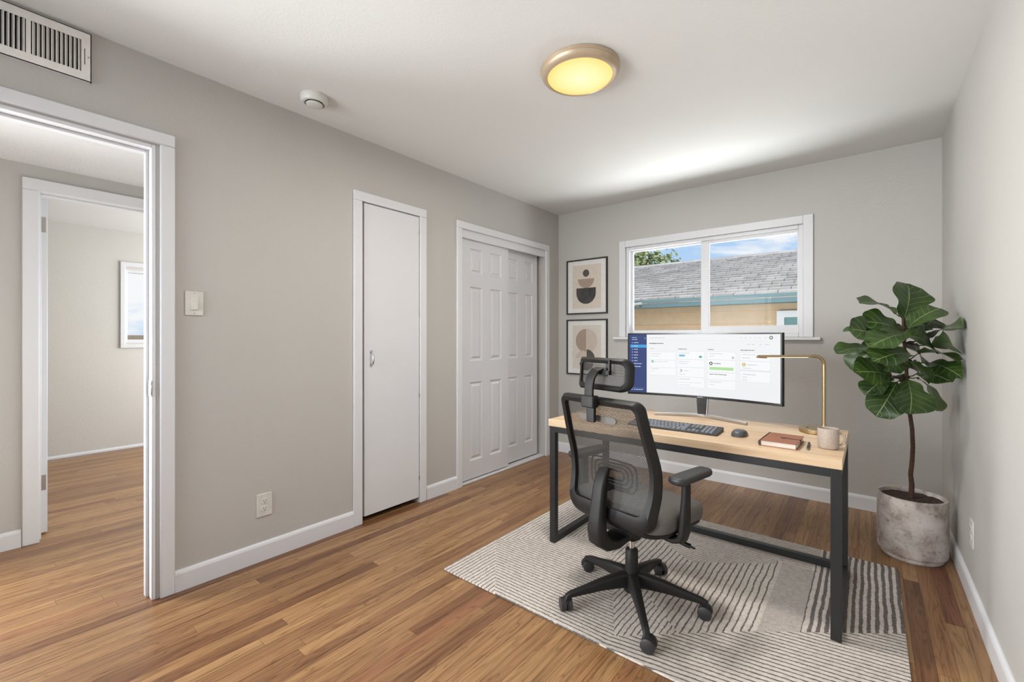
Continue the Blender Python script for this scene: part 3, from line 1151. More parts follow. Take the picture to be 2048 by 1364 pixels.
def shapes1(hw, hh):
    X = lambda f: -hw + 2 * hw * f
    Z = lambda f: hh * (1 - f)
    out = [('dark_circle', arc(X(.487), Z(.257), 0.036, 0, 349), M['ink2'])]
    out.append(('taupe_bowl', arc(X(.487), Z(.360), 0.091, 180, 360), M['taupe']))
    c = X(.487); zt = Z(.525); s = 0.050
    out.append(('dark_bowl', [(c + 0.108, zt), (c - 0.108, zt)] + arc(c, zt - s, 0.108, 180, 360), M['ink']))
    return out


def shapes2(hw, hh):
    X = lambda f: -hw + 2 * hw * f
    Z = lambda f: hh * (1 - f)
    c, z = X(.495), Z(.385)
    out = [('taupe_half_circle', arc(c - .002, z, 0.117, 90, 270), M['taupe']),
           ('pale_half_circle', arc(c + .002, z, 0.117, -90, 90), M['taupe2']),
           ('pale_hill', arc(X(.40), Z(.70), 0.075, 0, 180), M['taupe2']),
           ('dark_quarter', [(X(.505), Z(.70))] + arc(X(.505), Z(.70), 0.088, 0, 90), M['ink2']),
           ('dark_bowl', arc(X(.495), Z(.78), 0.075, 180, 360), M['ink'])]
    return out


picture(1.407, 1.951, 'upper black framed print of a dark circle over two stacked bowls', shapes1, M['print_bg'])
picture(0.805, 1.355, 'lower black framed print of a split taupe circle behind chair headrest', shapes2, M['print_bg2'])

# ================================================================== RUG
rx0, rx1, ry0, ry1 = 0.822, 2.617, 1.528, 2.972
bm = bmesh.new()
rbox(bm, (rx1 - rx0) / 2, (ry1 - ry0) / 2, 0.0, 0.010, 0.012, 0.003, (rx0 + rx1) / 2, (ry0 + ry1) / 2)
for f in bm.faces:
    if f.calc_center_median().z < 0.004: f.material_index = 1
rug = new_obj('rug', bm, [M['rug'], M['rug_edge']])
tag(rug, 'cream rug with charcoal geometric stripes under the desk and chair', 'rug')
RZ = 0.010

# ================================================================== DESK
DX0, DX1, DY0, DY1, DZ = 1.078, 2.425, 2.098, 2.790, 0.713
desk = thing('desk', 'light oak desk on a black steel frame below the window', 'desk', ((DX0 + DX1) / 2, (DY0 + DY1) / 2, RZ))
def DP(nm, bm, m, bv=0.0015):
    o = new_obj(nm, bm, m, desk)
    o.location = (-desk.location.x, -desk.location.y, -RZ)
    if bv: bevel(o, bv, 2)
    return o


top = bx(DX0, DX1, DY0, DY1, DZ - 0.038, DZ)
DP('tabletop', top, M['desk_wood'], 0.002)
q = 0.035
zt = DZ - 0.038
lx = (DX0 + 0.003, DX1 - 0.003 - q)
ly = (DY0 + 0.010, DY1 - 0.004 - q)
for a in lx:
    for b in ly:
        DP('leg', bx(a, a + q, b, b + q, RZ, zt), M['black_steel'])
for b in ly:
    DP('rail', bx(lx[0] + q, lx[1], b, b + q, zt - q, zt), M['black_steel'])
for a in lx:
    DP('side_rail', bx(a, a + q, ly[0] + q, ly[1], zt - q, zt), M['black_steel'])
    DP('foot_rail', bx(a, a + q, ly[0] + q, ly[1], RZ, RZ + q), M['black_steel'])
DP('stretcher', bx(lx[0] + q, lx[1], ly[1], ly[1] + q, RZ + 0.0005, RZ + q), M['black_steel'])

# ================================================================== MONITOR
MX, MYc, RAD = 1.738, 2.700, 1.40
mon = thing('monitor', 'wide curved black monitor showing a dashboard, standing on the desk', 'monitor', (MX, MYc, DZ))
MZ0, MZ1 = 0.824 - DZ, 1.205 - DZ
HW = 0.420
HA = math.asin(HW / RAD)


def curve(u, off):           # u = arc offset from the middle, off = distance towards viewer
    a = u / RAD
    r = RAD - off
    return (r * math.sin(a), -RAD + r * math.cos(a))


AW = HA * RAD
def curved_slab(bm, u0, u1, z0, z1, o0, o1, mi=0, n=None):
    n = n or max(1, int((u1 - u0) / 0.02))
    F, B = [], []
    for k in range(n + 1):
        u = u0 + (u1 - u0) * k / n
        a = curve(u, o1); b = curve(u, o0)
        F.append((bm.verts.new((a[0], a[1], z0)), bm.verts.new((a[0], a[1], z1))))
        B.append((bm.verts.new((b[0], b[1], z0)), bm.verts.new((b[0], b[1], z1))))
    fs = []
    for k in range(n):
        fs.append(bm.faces.new((F[k][0], F[k + 1][0], F[k + 1][1], F[k][1])))
        fs.append(bm.faces.new((B[k][0], B[k][1], B[k + 1][1], B[k + 1][0])))
        fs.append(bm.faces.new((F[k][1], F[k + 1][1], B[k + 1][1], B[k][1])))
        fs.append(bm.faces.new((F[k][0], B[k][0], B[k + 1][0], F[k + 1][0])))
    fs.append(bm.faces.new((F[0][0], F[0][1], B[0][1], B[0][0])))
    fs.append(bm.faces.new((F[n][0], B[n][0], B[n][1], F[n][1])))
    for f in fs: f.material_index = mi


bm = bmesh.new()
curved_slab(bm, -AW, AW, MZ0, MZ1, -0.022, 0.0, n=40)
for (a, b, c, d) in ((-AW, AW, MZ0, MZ0 + 0.014), (-AW, AW, MZ1 - 0.008, MZ1), (-AW, -AW + 0.008, MZ0, MZ1), (AW - 0.008, AW, MZ0, MZ1)):
    curved_slab(bm, a, b, c, d, 0.0, 0.003, n=40 if b - a > 0.1 else 1)
casing_o = new_obj('casing', bm, M['black_gloss'], mon)
# rear hump
bm = bmesh.new()
box(bm, -0.13, 0.13, 0.018, 0.050, 0.17, 0.40)
bevel(new_obj('rear_housing', bm, M['black_plastic'], mon), 0.01, 3)
# screen surface and its picture
SU0, SU1, SZ0, SZ1 = -AW + 0.008, AW - 0.008, MZ0 + 0.014, MZ1 - 0.008
mats = ['scr_bg', 'scr_card', 'scr_line', 'scr_navy', 'scr_blue', 'scr_lblue', 'scr_green', 'scr_teal', 'scr_gray', 'scr_dark', 'scr_black', 'scr_gold', 'scr_text']
MI = {k: i for i, k in enumerate(mats)}
bm = bmesh.new()
SW, SH = SU1 - SU0, SZ1 - SZ0
def el(x0, x1, y0, y1, m, lay=1):      # fractions, y from top
    curved_slab(bm, SU0 + x0 * SW, SU0 + x1 * SW, SZ1 - y1 * SH, SZ1 - y0 * SH, 0.0002, 0.0006 + 0.00025 * lay, MI[m])
def disc(cx, cy, r, m, lay=3, n=16):
    u0 = SU0 + cx * SW; z0 = SZ1 - cy * SH
    vs = []
    for k in range(n):
        u = u0 + r * math.cos(2 * PI * k / n); z = z0 + r * math.sin(2 * PI * k / n)
        p = curve(u, 0.0006 + 0.00025 * lay)
        vs.append(bm.verts.new((p[0], p[1], z)))
    bm.faces.new(vs).material_index = MI[m]
rnd = random.Random(3)
def words(x, y, w, h, m, lay=3):
    """a run of illegible small text"""
    c = x
    while c < x + w - 0.001:
        l = min(rnd.uniform(0.006, 0.018), x + w - c)
        el(c, c + l, y, y + h * rnd.uniform(0.8, 1.0), m, lay)
        c += l + 0.0022
el(0, 1, 0, 1, 'scr_bg', 0)
el(0, 0.128, 0, 1, 'scr_navy', 1)
words(0.022, 0.048, 0.034, 0.010, 'scr_text'); words(0.022, 0.080, 0.040, 0.012, 'scr_text')
el(0.112, 0.118, 0.055, 0.072, 'scr_lblue', 2)
el(0.010, 0.126, 0.176, 0.228, 'scr_blue', 2)
for k, yy in enumerate((0.136, 0.196, 0.252, 0.300, 0.350, 0.400, 0.450, 0.500, 0.550)):
    disc(0.024, yy + 0.006, 0.0028, 'scr_text')
    words(0.036, yy, (0.032, 0.030, 0.028, 0.028, 0.028, 0.025, 0.025, 0.056, 0.050)[k], 0.013, 'scr_text')
el(0.02, 0.11, 0.93, 0.932, 'scr_lblue', 2)
disc(0.022, 0.958, 0.003, 'scr_text'); words(0.034, 0.952, 0.066, 0.012, 'scr_text')
el(0.132, 0.99, 0.10, 0.104, 'scr_line', 2)
words(0.150, 0.055, 0.11, 0.010, 'scr_gray')
for xx in (0.765, 0.79, 0.82, 0.85, 0.877, 0.912): disc(xx, 0.055, 0.0026, 'scr_gray')
disc(0.945, 0.052, 0.0095, 'scr_dark'); disc(0.945, 0.052, 0.0045, 'scr_card', 5); disc(0.972, 0.052, 0.0018, 'scr_gray')
words(0.146, 0.145, 0.100, 0.016, 'scr_dark')
for xx, ww in ((0.80, 0.02), (0.83, 0.016), (0.875, 0.013), (0.91, 0.022)): words(xx, 0.15, ww, 0.010, 'scr_gray')
cols = (0.150, 0.346, 0.548, 0.758)
for k, xc in enumerate(cols):
    words(xc + 0.002, 0.238, (0.03, 0.060, 0.038, 0.085)[k], 0.012, 'scr_dark' if k else 'scr_gray')
    nn = (2, 4, 3, 3)[k]
    ys = [(0.30, 0.43), (0.44, 0.56), (0.57, 0.69)] if k == 0 else [(0.28, 0.41), (0.42, 0.54), (0.55, 0.70), (0.71, 0.87)] if k == 1 else [(0.28, 0.40), (0.41, 0.60), (0.61, 0.72), (0.73, 0.87)] if k == 2 else [(0.28, 0.40), (0.41, 0.54), (0.56, 0.72)]
    el(xc - 0.002, xc + 0.182, ys[0][0] - 0.006, ys[-1][1] + 0.006, 'scr_line', 1)
    for (a, b) in ys:
        el(xc, xc + 0.18, a, b, 'scr_card', 2)
words(0.160, 0.325, 0.070, 0.010, 'scr_gray'); words(0.160, 0.365, 0.055, 0.009, 'scr_gray')
disc(0.170, 0.462, 0.0075, 'scr_teal'); disc(0.170, 0.462, 0.0035, 'scr_card', 5); words(0.186, 0.462, 0.09, 0.008, 'scr_gray')
words(0.160, 0.585, 0.055, 0.009, 'scr_gray'); words(0.162, 0.63, 0.022, 0.008, 'scr_gray')
words(0.355, 0.305, 0.072, 0.010, 'scr_gray'); el(0.355, 0.396, 0.335, 0.368, 'scr_lblue', 3); words(0.360, 0.345, 0.03, 0.012, 'scr_blue', 5)
disc(0.500, 0.365, 0.0075, 'scr_teal'); disc(0.512, 0.368, 0.003, 'scr_lblue', 4)
words(0.355, 0.445, 0.070, 0.010, 'scr_gray'); words(0.355, 0.48, 0.060, 0.009, 'scr_gray')
disc(0.366, 0.600, 0.008, 'scr_dark'); disc(0.3635, 0.600, 0.0058, 'scr_card', 5); words(0.384, 0.595, 0.035, 0.010, 'scr_gray'); words(0.355, 0.655, 0.045, 0.009, 'scr_gray')
words(0.355, 0.735, 0.075, 0.011, 'scr_gray'); words(0.355, 0.79, 0.15, 0.006, 'scr_gray'); words(0.355, 0.835, 0.075, 0.008, 'scr_gray')
words(0.560, 0.305, 0.085, 0.010, 'scr_gray'); words(0.560, 0.345, 0.03, 0.009, 'scr_gray'); disc(0.712, 0.365, 0.0072, 'scr_gray')
disc(0.570, 0.465, 0.0098, 'scr_black'); disc(0.570, 0.465, 0.0048, 'scr_card', 5); words(0.588, 0.458, 0.045, 0.014, 'scr_dark')
el(0.560, 0.715, 0.520, 0.566, 'scr_green', 3)
words(0.560, 0.632, 0.110, 0.012, 'scr_dark'); words(0.560, 0.752, 0.08, 0.010, 'scr_gray'); words(0.562, 0.80, 0.028, 0.009, 'scr_gray')
words(0.770, 0.305, 0.085, 0.010, 'scr_gray'); words(0.770, 0.355, 0.05, 0.010, 'scr_gray')
disc(0.780, 0.462, 0.0098, 'scr_gold'); disc(0.780, 0.462, 0.004, 'scr_card', 5); words(0.802, 0.458, 0.06, 0.011, 'scr_gray'); words(0.770, 0.512, 0.055, 0.009, 'scr_gray')
words(0.770, 0.605, 0.080, 0.012, 'scr_gray'); words(0.770, 0.648, 0.03, 0.009, 'scr_gray'); words(0.770, 0.69, 0.03, 0.009, 'scr_gray')
scr = new_obj('screen', bm, [M[k] for k in mats], mon)
bm = bmesh.new()
for k in range(7):
    curved_slab(bm, -0.016 + k * 0.0046, -0.016 + k * 0.0046 + 0.0033, MZ0 + 0.005, MZ0 + 0.009, 0.0025, 0.0035, n=1)
new_obj('maker_mark', bm, M['nickel'], mon)
# stand: neck + V foot
bm = bmesh.new()
prism(bm, [(-0.030, 0.30), (0.030, 0.30), (0.030, 0.10), (0.024, 0.014), (-0.024, 0.014), (-0.030, 0.10)], 1, 0.004 + 0.022, 0.046)
nk = new_obj('neck', bm, M['black_gloss'], mon)
bevel(nk, 0.003, 2)
bm = bmesh.new()
prism(bm, [(0.030, 0.30), (0.034, 0.30), (0.034, 0.10), (0.028, 0.012), (0.024, 0.012), (0.030, 0.10)], 1, 0.024, 0.048)
new_obj('neck_trim', bm, M['chrome'], nk)
bm = bmesh.new()
foot = [(-0.232, -0.086), (-0.226, -0.092), (0.0, -0.004 - 0.012), (0.226, -0.092), (0.250, -0.088), (0.040, 0.052), (0.0, 0.058), (-0.040, 0.052)]
foot = [(-0.245, -0.080), (-0.238, -0.094), (-0.12, -0.030), (-0.03, 0.006), (0.0, 0.010), (0.03, 0.006), (0.12, -0.032), (0.258, -0.096), (0.265, -0.082), (0.13, 0.002), (0.045, 0.050), (-0.045, 0.050), (-0.13, 0.004)]
prism(bm, foot, 2, 0.0, 0.016)
bevel(new_obj('foot', bm, M['silver'], mon), 0.003, 2)

# ================================================================== KEYBOARD
kb = thing('keyboard', 'slim grey keyboard lying on the desk between chair and monitor', 'keyboard', (1.722, 2.297, DZ), math.radians(1.0))
kw, kd = 0.222, 0.070
bm = bmesh.new()
prism(bm, [(-kd, 0.0), (kd, 0.0), (kd, 0.019), (kd - 0.004, 0.021), (-kd + 0.002, 0.0085), (-kd, 0.006)], 0, -kw, kw)
bevel(new_obj('body', bm, M['kb_body'], kb), 0.0015, 2)
rows = [14, 14, 13, 13, 12, 8]
tilt = math.atan2(0.0125, 2 * kd)
kproto = {}
def key(bm, cx, cy, w, d):
    mt = Matrix.Translation((0, 0, 0.0155)) @ Matrix.Rotation(tilt, 4, 'X')
    vs = box(bm, cx - w, cx + w, cy - d, cy + d, -0.001, 0.0028)
    for i in (4, 5, 6, 7):
        vs[i].co.x = cx + (vs[i].co.x - cx) * 0.86
        vs[i].co.y = cy + (vs[i].co.y - cy) * 0.86
    for v in vs: v.co = mt @ v.co
bm = bmesh.new()
pitch = 0.0192
main_l = -kw + 0.008
for r in range(6):
    cy = kd - 0.016 - r * 0.0216
    if r == 0:
        n = 15
        for k in range(n):
            key(bm, main_l + pitch * 15 / n * (k + 0.5), cy, 0.0080, 0.0075)
    elif r == 5:
        for (a, b) in ((0, 1.25), (1.25, 2.5), (2.5, 3.75), (3.75, 10), (10, 11.25), (11.25, 12.5), (12.5, 13.75), (13.75, 15)):
            key(bm, main_l + pitch * (a + b) / 2, cy, pitch * (b - a) / 2 - 0.0014, 0.0088)
    else:
        first = (1, 1.5, 1.75, 2.25)[r - 1]
        key(bm, main_l + pitch * first / 2, cy, pitch * first / 2 - 0.0014, 0.0088)
        c = first
        cnt = (12, 12, 11, 10)[r - 1]
        for k in range(cnt):
            key(bm, main_l + pitch * (c + 0.5), cy, pitch / 2 - 0.0014, 0.0088); c += 1
        key(bm, main_l + pitch * (c + 15) / 2, cy, pitch * (15 - c) / 2 - 0.0014, 0.0088)
new_obj('main_key_block', bm, M['key'], kb)
bm = bmesh.new()
c0 = main_l + pitch * 15 + 0.008
for r in range(6):
    cy = kd - 0.016 - r * 0.0216
    for k in range(7):
        if k == 3: continue
        xk = c0 + 0.0186 * (k if k < 3 else k - 0.6)
        if r in (3,) and k < 3: continue
        if r == 4 and k in (0, 2): continue
        key(bm, xk + 0.009, cy, 0.0080, 0.0086 if r else 0.0075)
new_obj('number_pad', bm, M['key'], kb)

# ================================================================== MOUSE
bm = bmesh.new()
NU, NV = 24, 10
rings = []
for i in range(NV + 1):
    ph = (i / NV) * PI / 2
    ring = []
    for k in range(NU):
        a = 2 * PI * k / NU
        rx, ry = 0.0315, 0.050
        sx = abs(math.cos(a)) ** 0.8 * (1 if math.cos(a) >= 0 else -1)
        sy = abs(math.sin(a)) ** 0.8 * (1 if math.sin(a) >= 0 else -1)
        c = math.cos(ph) ** 0.55 if ph < PI / 2 - 1e-6 else 0
        z = 0.031 * math.sin(ph) ** 0.9 * (1 - 0.25 * max(0, sy * c))
        ring.append(bm.verts.new((rx * sx * c * (1 - 0.08 * sy), ry * sy * c, z + 0.001)))
    rings.append(ring)
for i in range(NV):
    for k in range(NU):
        bm.faces.new((rings[i][k], rings[i][(k + 1) % NU], rings[i + 1][(k + 1) % NU], rings[i + 1][k]))
bm.faces.new(list(reversed(rings[0])))
bmesh.ops.remove_doubles(bm, verts=bm.verts, dist=0.0004)
ms = thing('computer_mouse', 'dark grey wireless mouse to the right of the keyboard', 'mouse', (2.026, 2.318, DZ), math.radians(-8))
new_obj('shell', bm, M['mouse'], ms, smooth=True, sharp=60)
bm = bmesh.new()
tube(bm, [(-0.003, 0.026, 0.0205), (0.003, 0.026, 0.0205)], 0.006, 16)
new_obj('scroll_wheel', bm, M['black_plastic'], ms, smooth=True)

# ================================================================== NOTEBOOK
nb = thing('notebook', 'closed brown leather notebook lying between mouse and pen', 'notebook', (2.206, 2.268, DZ), math.radians(-2))
nw, nd, nh = 0.068, 0.103, 0.024
bm = bmesh.new()
box(bm, -nw, nw, -nd, nd, nh - 0.003, nh)
box(bm, -nw, nw, -nd, nd, 0.0, 0.003)
bevel(new_obj('cover', bm, M['leather'], nb), 0.001, 2)
bm = bmesh.new()
pts = [(-nw, 0.0)] + [(-nw - 0.006 * math.sin(a * PI / 8), nh / 2 - nh / 2 * math.cos(a * PI / 8)) for a in range(1, 8)] + [(-nw, nh), (-nw + 0.004, nh), (-nw + 0.004, 0.0)]
prism(bm, pts, 1, -nd, nd)
new_obj('spine', bm, M['leather_d'], nb, smooth=True)
new_obj('page_block', bx(-nw + 0.004, nw - 0.004, -nd + 0.003, nd - 0.003, 0.003, nh - 0.003), M['paper'], nb)
bm = bmesh.new()
box(bm, 0.012, nw + 0.003, -0.003, 0.003, nh, nh + 0.0018)
box(bm, nw, nw + 0.003, -0.003, 0.003, 0.006, nh + 0.0018)
prism(bm, [(0.006 + 0.012 * math.cos(a * PI / 8), 0.007 * math.sin(a * PI / 8)) for a in range(16)], 2, nh, nh + 0.0022)
new_obj('strap', bm, M['leather_d'], nb)

# ================================================================== PEN
pen = thing('pen', 'short black pen lying between the notebook and the mug', 'pen', (2.303, 2.262, DZ), math.radians(3))
bm = bmesh.new()
tube(bm, [(0, -0.062, 0.005), (0, -0.056, 0.005), (0, 0.030, 0.005), (0, 0.066, 0.005)], [0.0035, 0.0048, 0.005, 0.0048], 14)
new_obj('barrel', bm, M['black_gloss'], pen, smooth=True)
bm = bmesh.new()
tube(bm, [(0, -0.072, 0.005), (0, -0.062, 0.005)], [0.0012, 0.0034], 12)
new_obj('tip', bm, M['nickel'], pen, smooth=True)
bm = bmesh.new()
box(bm, -0.0012, 0.0012, 0.025, 0.064, 0.0098, 0.0112)
box(bm, -0.0012, 0.0012, 0.060, 0.064, 0.005, 0.0112)
new_obj('clip', bm, M['black_plastic'], pen)

# ================================================================== MUG
mug = thing('mug', 'beige stoneware mug on the right end of the desk', 'mug', (2.370, 2.290, DZ), math.radians(12))
bm = bmesh.new()
lathe(bm, [(0.0, 0.0), (0.031, 0.0), (0.0355, 0.004), (0.0375, 0.010), (0.0380, 0.040), (0.0380, 0.083), (0.0365, 0.0855), (0.0345, 0.083), (0.0340, 0.040), (0.032, 0.010), (0.0, 0.008)], 48)
new_obj('cup', bm, M['mug'], mug, smooth=True, sharp=50)
bm = bmesh.new()
tube(bm, [(0.035, 0, 0.066), (0.046, 0, 0.067), (0.055, 0, 0.059), (0.058, 0, 0.043), (0.054, 0, 0.028), (0.046, 0, 0.019), (0.035, 0, 0.018)], 0.005, 14, sx=1.3)
new_obj('handle', bm, M['mug'], mug, smooth=True)

# ================================================================== DESK LAMP
ldir = math.atan2(-0.6277, -0.7785)
dl = thing('desk_lamp', 'brass desk lamp with a thin horizontal light bar beside the monitor', 'lamp', (2.306, 2.640, DZ), 0)
bm = bmesh.new()
lathe(bm, [(0.0, 0.0), (0.074, 0.0), (0.0775, 0.003), (0.0775, 0.018), (0.075, 0.0205), (0.0, 0.0205)], 64)
new_obj('base', bm, M['brass'], dl, smooth=True, sharp=30)
px, py = 0.024, 0.040
bm = bmesh.new()
lathe(bm, [(0.0, 0.020), (0.012, 0.020), (0.012, 0.030), (0.010, 0.034), (0.0, 0.034)], 24, px, py)
new_obj('collar', bm, M['brass'], dl, smooth=True, sharp=30)
ux, uy = math.cos(ldir), math.sin(ldir)
HP = 0.374
R_ = 0.045
pth = [(px, py, 0.030), (px, py, HP - R_)]
for k in range(1, 9):
    a = k / 8 * PI / 2
    pth.append((px + ux * R_ * (1 - math.cos(a)), py + uy * R_ * (1 - math.cos(a)), HP - R_ + R_ * math.sin(a)))
pth.append((px + ux * (R_ + 0.015), py + uy * (R_ + 0.015), HP))
bm = bmesh.new()
tube(bm, pth, 0.0078, 16)
new_obj('pole', bm, M['brass'], dl, smooth=True)
# arm
c0 = Vector((px + ux * 0.055, py + uy * 0.055, HP))
c1 = Vector((px + ux * 0.325, py + uy * 0.325, HP))
bm = bmesh.new()
rsweep(bm, [c0, c0.lerp(c1, 0.5), c1], 0.0056, 0.0095, (0, 0, 1), 0.3)
ar = new_obj('arm', bm, M['brass'], dl, smooth=True)
bm = bmesh.new()
e0 = c0.lerp(c1, 0.86) - Vector((0, 0, 0.006)); e1 = c0.lerp(c1, 1.02) - Vector((0, 0, 0.004))
rsweep(bm, [e0, e1], 0.005, 0.0085, (0, 0, 1), 0.3)
new_obj('end_cap', bm, M['brass'], dl, smooth=True)
bm = bmesh.new()
rsweep(bm, [c0.lerp(c1, 0.10) - Vector((0, 0, 0.0058)), c0.lerp(c1, 0.86) - Vector((0, 0, 0.0058))], 0.002, 0.006, (0, 0, 1), 0.3)
new_obj('led_strip', bm, M['led'], dl)
bm = bmesh.new()
prism(bm, rrect(0.006, 0.006, 0.003, 3, -0.04, -0.01), 2, 0.020, 0.0215)
new_obj('touch_button', bm, M['black_plastic'], dl)

# ================================================================== CHAIR
ch = thing('office_chair', 'black mesh-back office chair with headrest standing on the rug', 'chair', (1.685, 1.86, RZ), math.radians(-13))
ch_z = -RZ    # parts are given in floor heights


def CP(nm, bm, m, smooth=True, bv=0, parent=None, sharp=None, label=None):
    o = new_obj(nm, bm, m, parent or ch, smooth=smooth, sharp=sharp)
    if parent is None:
        o.location = (0, 0, ch_z)
    if bv: bevel(o, bv, 3)
    if label: o['label'] = label
    return o


PROF = [(0.38, -0.150), (0.42, -0.153), (0.48, -0.148), (0.57, -0.128), (0.66, -0.132), (0.75, -0.160), (0.85, -0.190), (0.93, -0.212), (1.0, -0.232)]


def py_(z, x, k=0.030, hw=0.235):
    for i in range(len(PROF) - 1):
        if z <= PROF[i + 1][0] or i == len(PROF) - 2:
            a, b = PROF[i], PROF[i + 1]
            f = (z - a[0]) / (b[0] - a[0])
            # smooth with Catmull-Rom
            p0 = PROF[max(i - 1, 0)][1]; p3 = PROF[min(i + 2, len(PROF) - 1)][1]
            y = 0.5 * ((2 * a[1]) + (-p0 + b[1]) * f + (2 * p0 - 5 * a[1] + 4 * b[1] - p3) * f * f + (-p0 + 3 * a[1] - 3 * b[1] + p3) * f ** 3)
            break
    return y - k * (1 - (x / hw) ** 2)


def loop(zt, zb, wt, wm, wb, rt, rb, n=120):
    """closed outline in (x,z): narrower at the top and bottom, widest at the lumbar"""
    def half(z):
        f = (z - zb) / (zt - zb)
        if f > 0.45:
            g = (f - 0.45) / 0.55
            return wm + (wt - wm) * g * g * (3 - 2 * g)
        g = (0.45 - f) / 0.45
        return wm + (wb - wm) * g * g
    right = []
    # top right corner to bottom right corner
    K = 44
    for k in range(K + 1):
        z = zt - (zt - zb) * (0.5 - 0.5 * math.cos(PI * k / K))
        h = half(z)
        if zt - z < rt:
            q = (rt - (zt - z)) / rt
            h = h - rt * (1 - math.sqrt(max(0, 1 - q * q)))
        if z - zb < rb:
            q = (rb - (z - zb)) / rb
            h = h - rb * 1.3 * (1 - math.sqrt(max(0, 1 - q * q)))
        right.append((h, z))
    pts = right + [(-x, z) for x, z in reversed(right)]
    return pts


outer = loop(0.935, 0.412, 0.214, 0.231, 0.216, 0.035, 0.050)
inner = loop(0.905, 0.478, 0.186, 0.199, 0.176, 0.020, 0.022)
bm = bmesh.new()
TH = 0.024
ringf = []
for pts, dy in ((outer, -TH * 0.25), (outer, TH * 0.55), (inner, TH * 0.3), (inner, -TH * 0.6), (inner, -TH * 0.75)):
    ringf.append([bm.verts.new((x, py_(z, x) + dy, z)) for x, z in pts])
mid = [((ox * 0.6 + ix * 0.4), (oz * 0.6 + iz * 0.4)) for (ox, oz), (ix, iz) in zip(outer, inner)]
ringf.append([bm.verts.new((x, py_(z, x) - TH, z)) for x, z in mid])
n = len(outer)
for a in range(len(ringf)):
    b = (a + 1) % len(ringf)
    for k in range(n):
        k2 = (k + 1) % n
        bm.faces.new((ringf[a][k], ringf[a][k2], ringf[b][k2], ringf[b][k]))
CP('back_frame', bm, M['black_plastic'], sharp=50)
# back mesh
bm = bmesh.new()
NX, NZ = 16, 34
inn = sorted(set(inner[:len(inner) // 2]), key=lambda p: -p[1])
def inner_half(z):
    for i in range(len(inn) - 1):
        if inn[i][1] >= z >= inn[i + 1][1] and inn[i][1] > inn[i + 1][1]:
            f = (inn[i][1] - z) / (inn[i][1] - inn[i + 1][1])
            return inn[i][0] + (inn[i + 1][0] - inn[i][0]) * f
    return inn[-1][0]
gv = []
for j in range(NZ + 1):
    z = 0.4785 + (0.9045 - 0.4785) * j / NZ
    hw = inner_half(min(max(z, 0.479), 0.904)) + 0.004
    gv.append([bm.verts.new((-hw + 2 * hw * i / NX, py_(z, -hw + 2 * hw * i / NX) + 0.002, z)) for i in range(NX + 1)])
for j in range(NZ):
    for i in range(NX):
        bm.faces.new((gv[j][i], gv[j][i + 1], gv[j + 1][i + 1], gv[j + 1][i]))
CP('back_mesh', bm, M['mesh'])
# lumbar support: nested rounded ridges in front of the mesh
for r_i in range(4):
    bm = bmesh.new()
    hx, hz = 0.118 - 0.020 * r_i, 0.060 - 0.0135 * r_i
    pts = rrect(hx, hz, min(0.034, hz * 0.8), 6, 0.008, 0.605)
    P3 = [(x, py_(z, x) + 0.014, z) for x, z in pts]
    P3.append(P3[0])
    tube(bm, P3, 0.0042, 8, cap=False)
    CP('lumbar_ridge', bm, M['black_plastic'])
bm = bmesh.new()
rsweep(bm, [(-0.085, -0.128, 0.556), (0.0, -0.142, 0.552), (0.085, -0.128, 0.548)], 0.010, 0.004, (0, 0, 1), 0.4)
CP('lumbar_adjuster', bm, M['black_plastic'])
# headrest
HO = [(x, z) for x, z in rrect(0.147, 0.067, 0.038, 8, -0.012, 1.028)]
HI = [(x, z) for x, z in rrect(0.121, 0.044, 0.020, 8, -0.012, 1.028)]
def hy(x, z):
    return -0.205 + 0.045 * (x / 0.15) ** 2 - 0.10 * (z - 1.028) ** 2 / 0.06 + 0.014 * (1.028 - z) / 0.07 * -1 * 0.4
bm = bmesh.new()
rg = []
for pts, dy in ((HO, -0.006), (HO, 0.008), (HI, 0.004), (HI, -0.010)):
    rg.append([bm.verts.new((x, hy(x, z) + dy, z)) for x, z in pts])
rg.append([bm.verts.new((a[0] * 0.6 + b[0] * 0.4, hy(a[0], a[1]) - 0.017, a[1] * 0.6 + b[1] * 0.4)) for a, b in zip(HO, HI)])
n = len(HO)
for a in range(5):
    b = (a + 1) % 5
    for k in range(n):
        bm.faces.new((rg[a][k], rg[a][(k + 1) % n], rg[b][(k + 1) % n], rg[b][k]))
hd = CP('headrest', bm, M['black_plastic'], sharp=50)
bm = bmesh.new()
gv = []
for j in range(9):
    z = 0.985 + 0.086 * j / 8
    gv.append([bm.verts.new((-0.134 + 0.244 * i / 16, hy(-0.134 + 0.244 * i / 16, z) + 0.0, z)) for i in range(17)])
for j in range(8):
    for i in range(16):
        bm.faces.new((gv[j][i], gv[j][i + 1], gv[j + 1][i + 1], gv[j + 1][i]))
hm = CP('headrest_mesh', bm, M['mesh'], parent=hd)
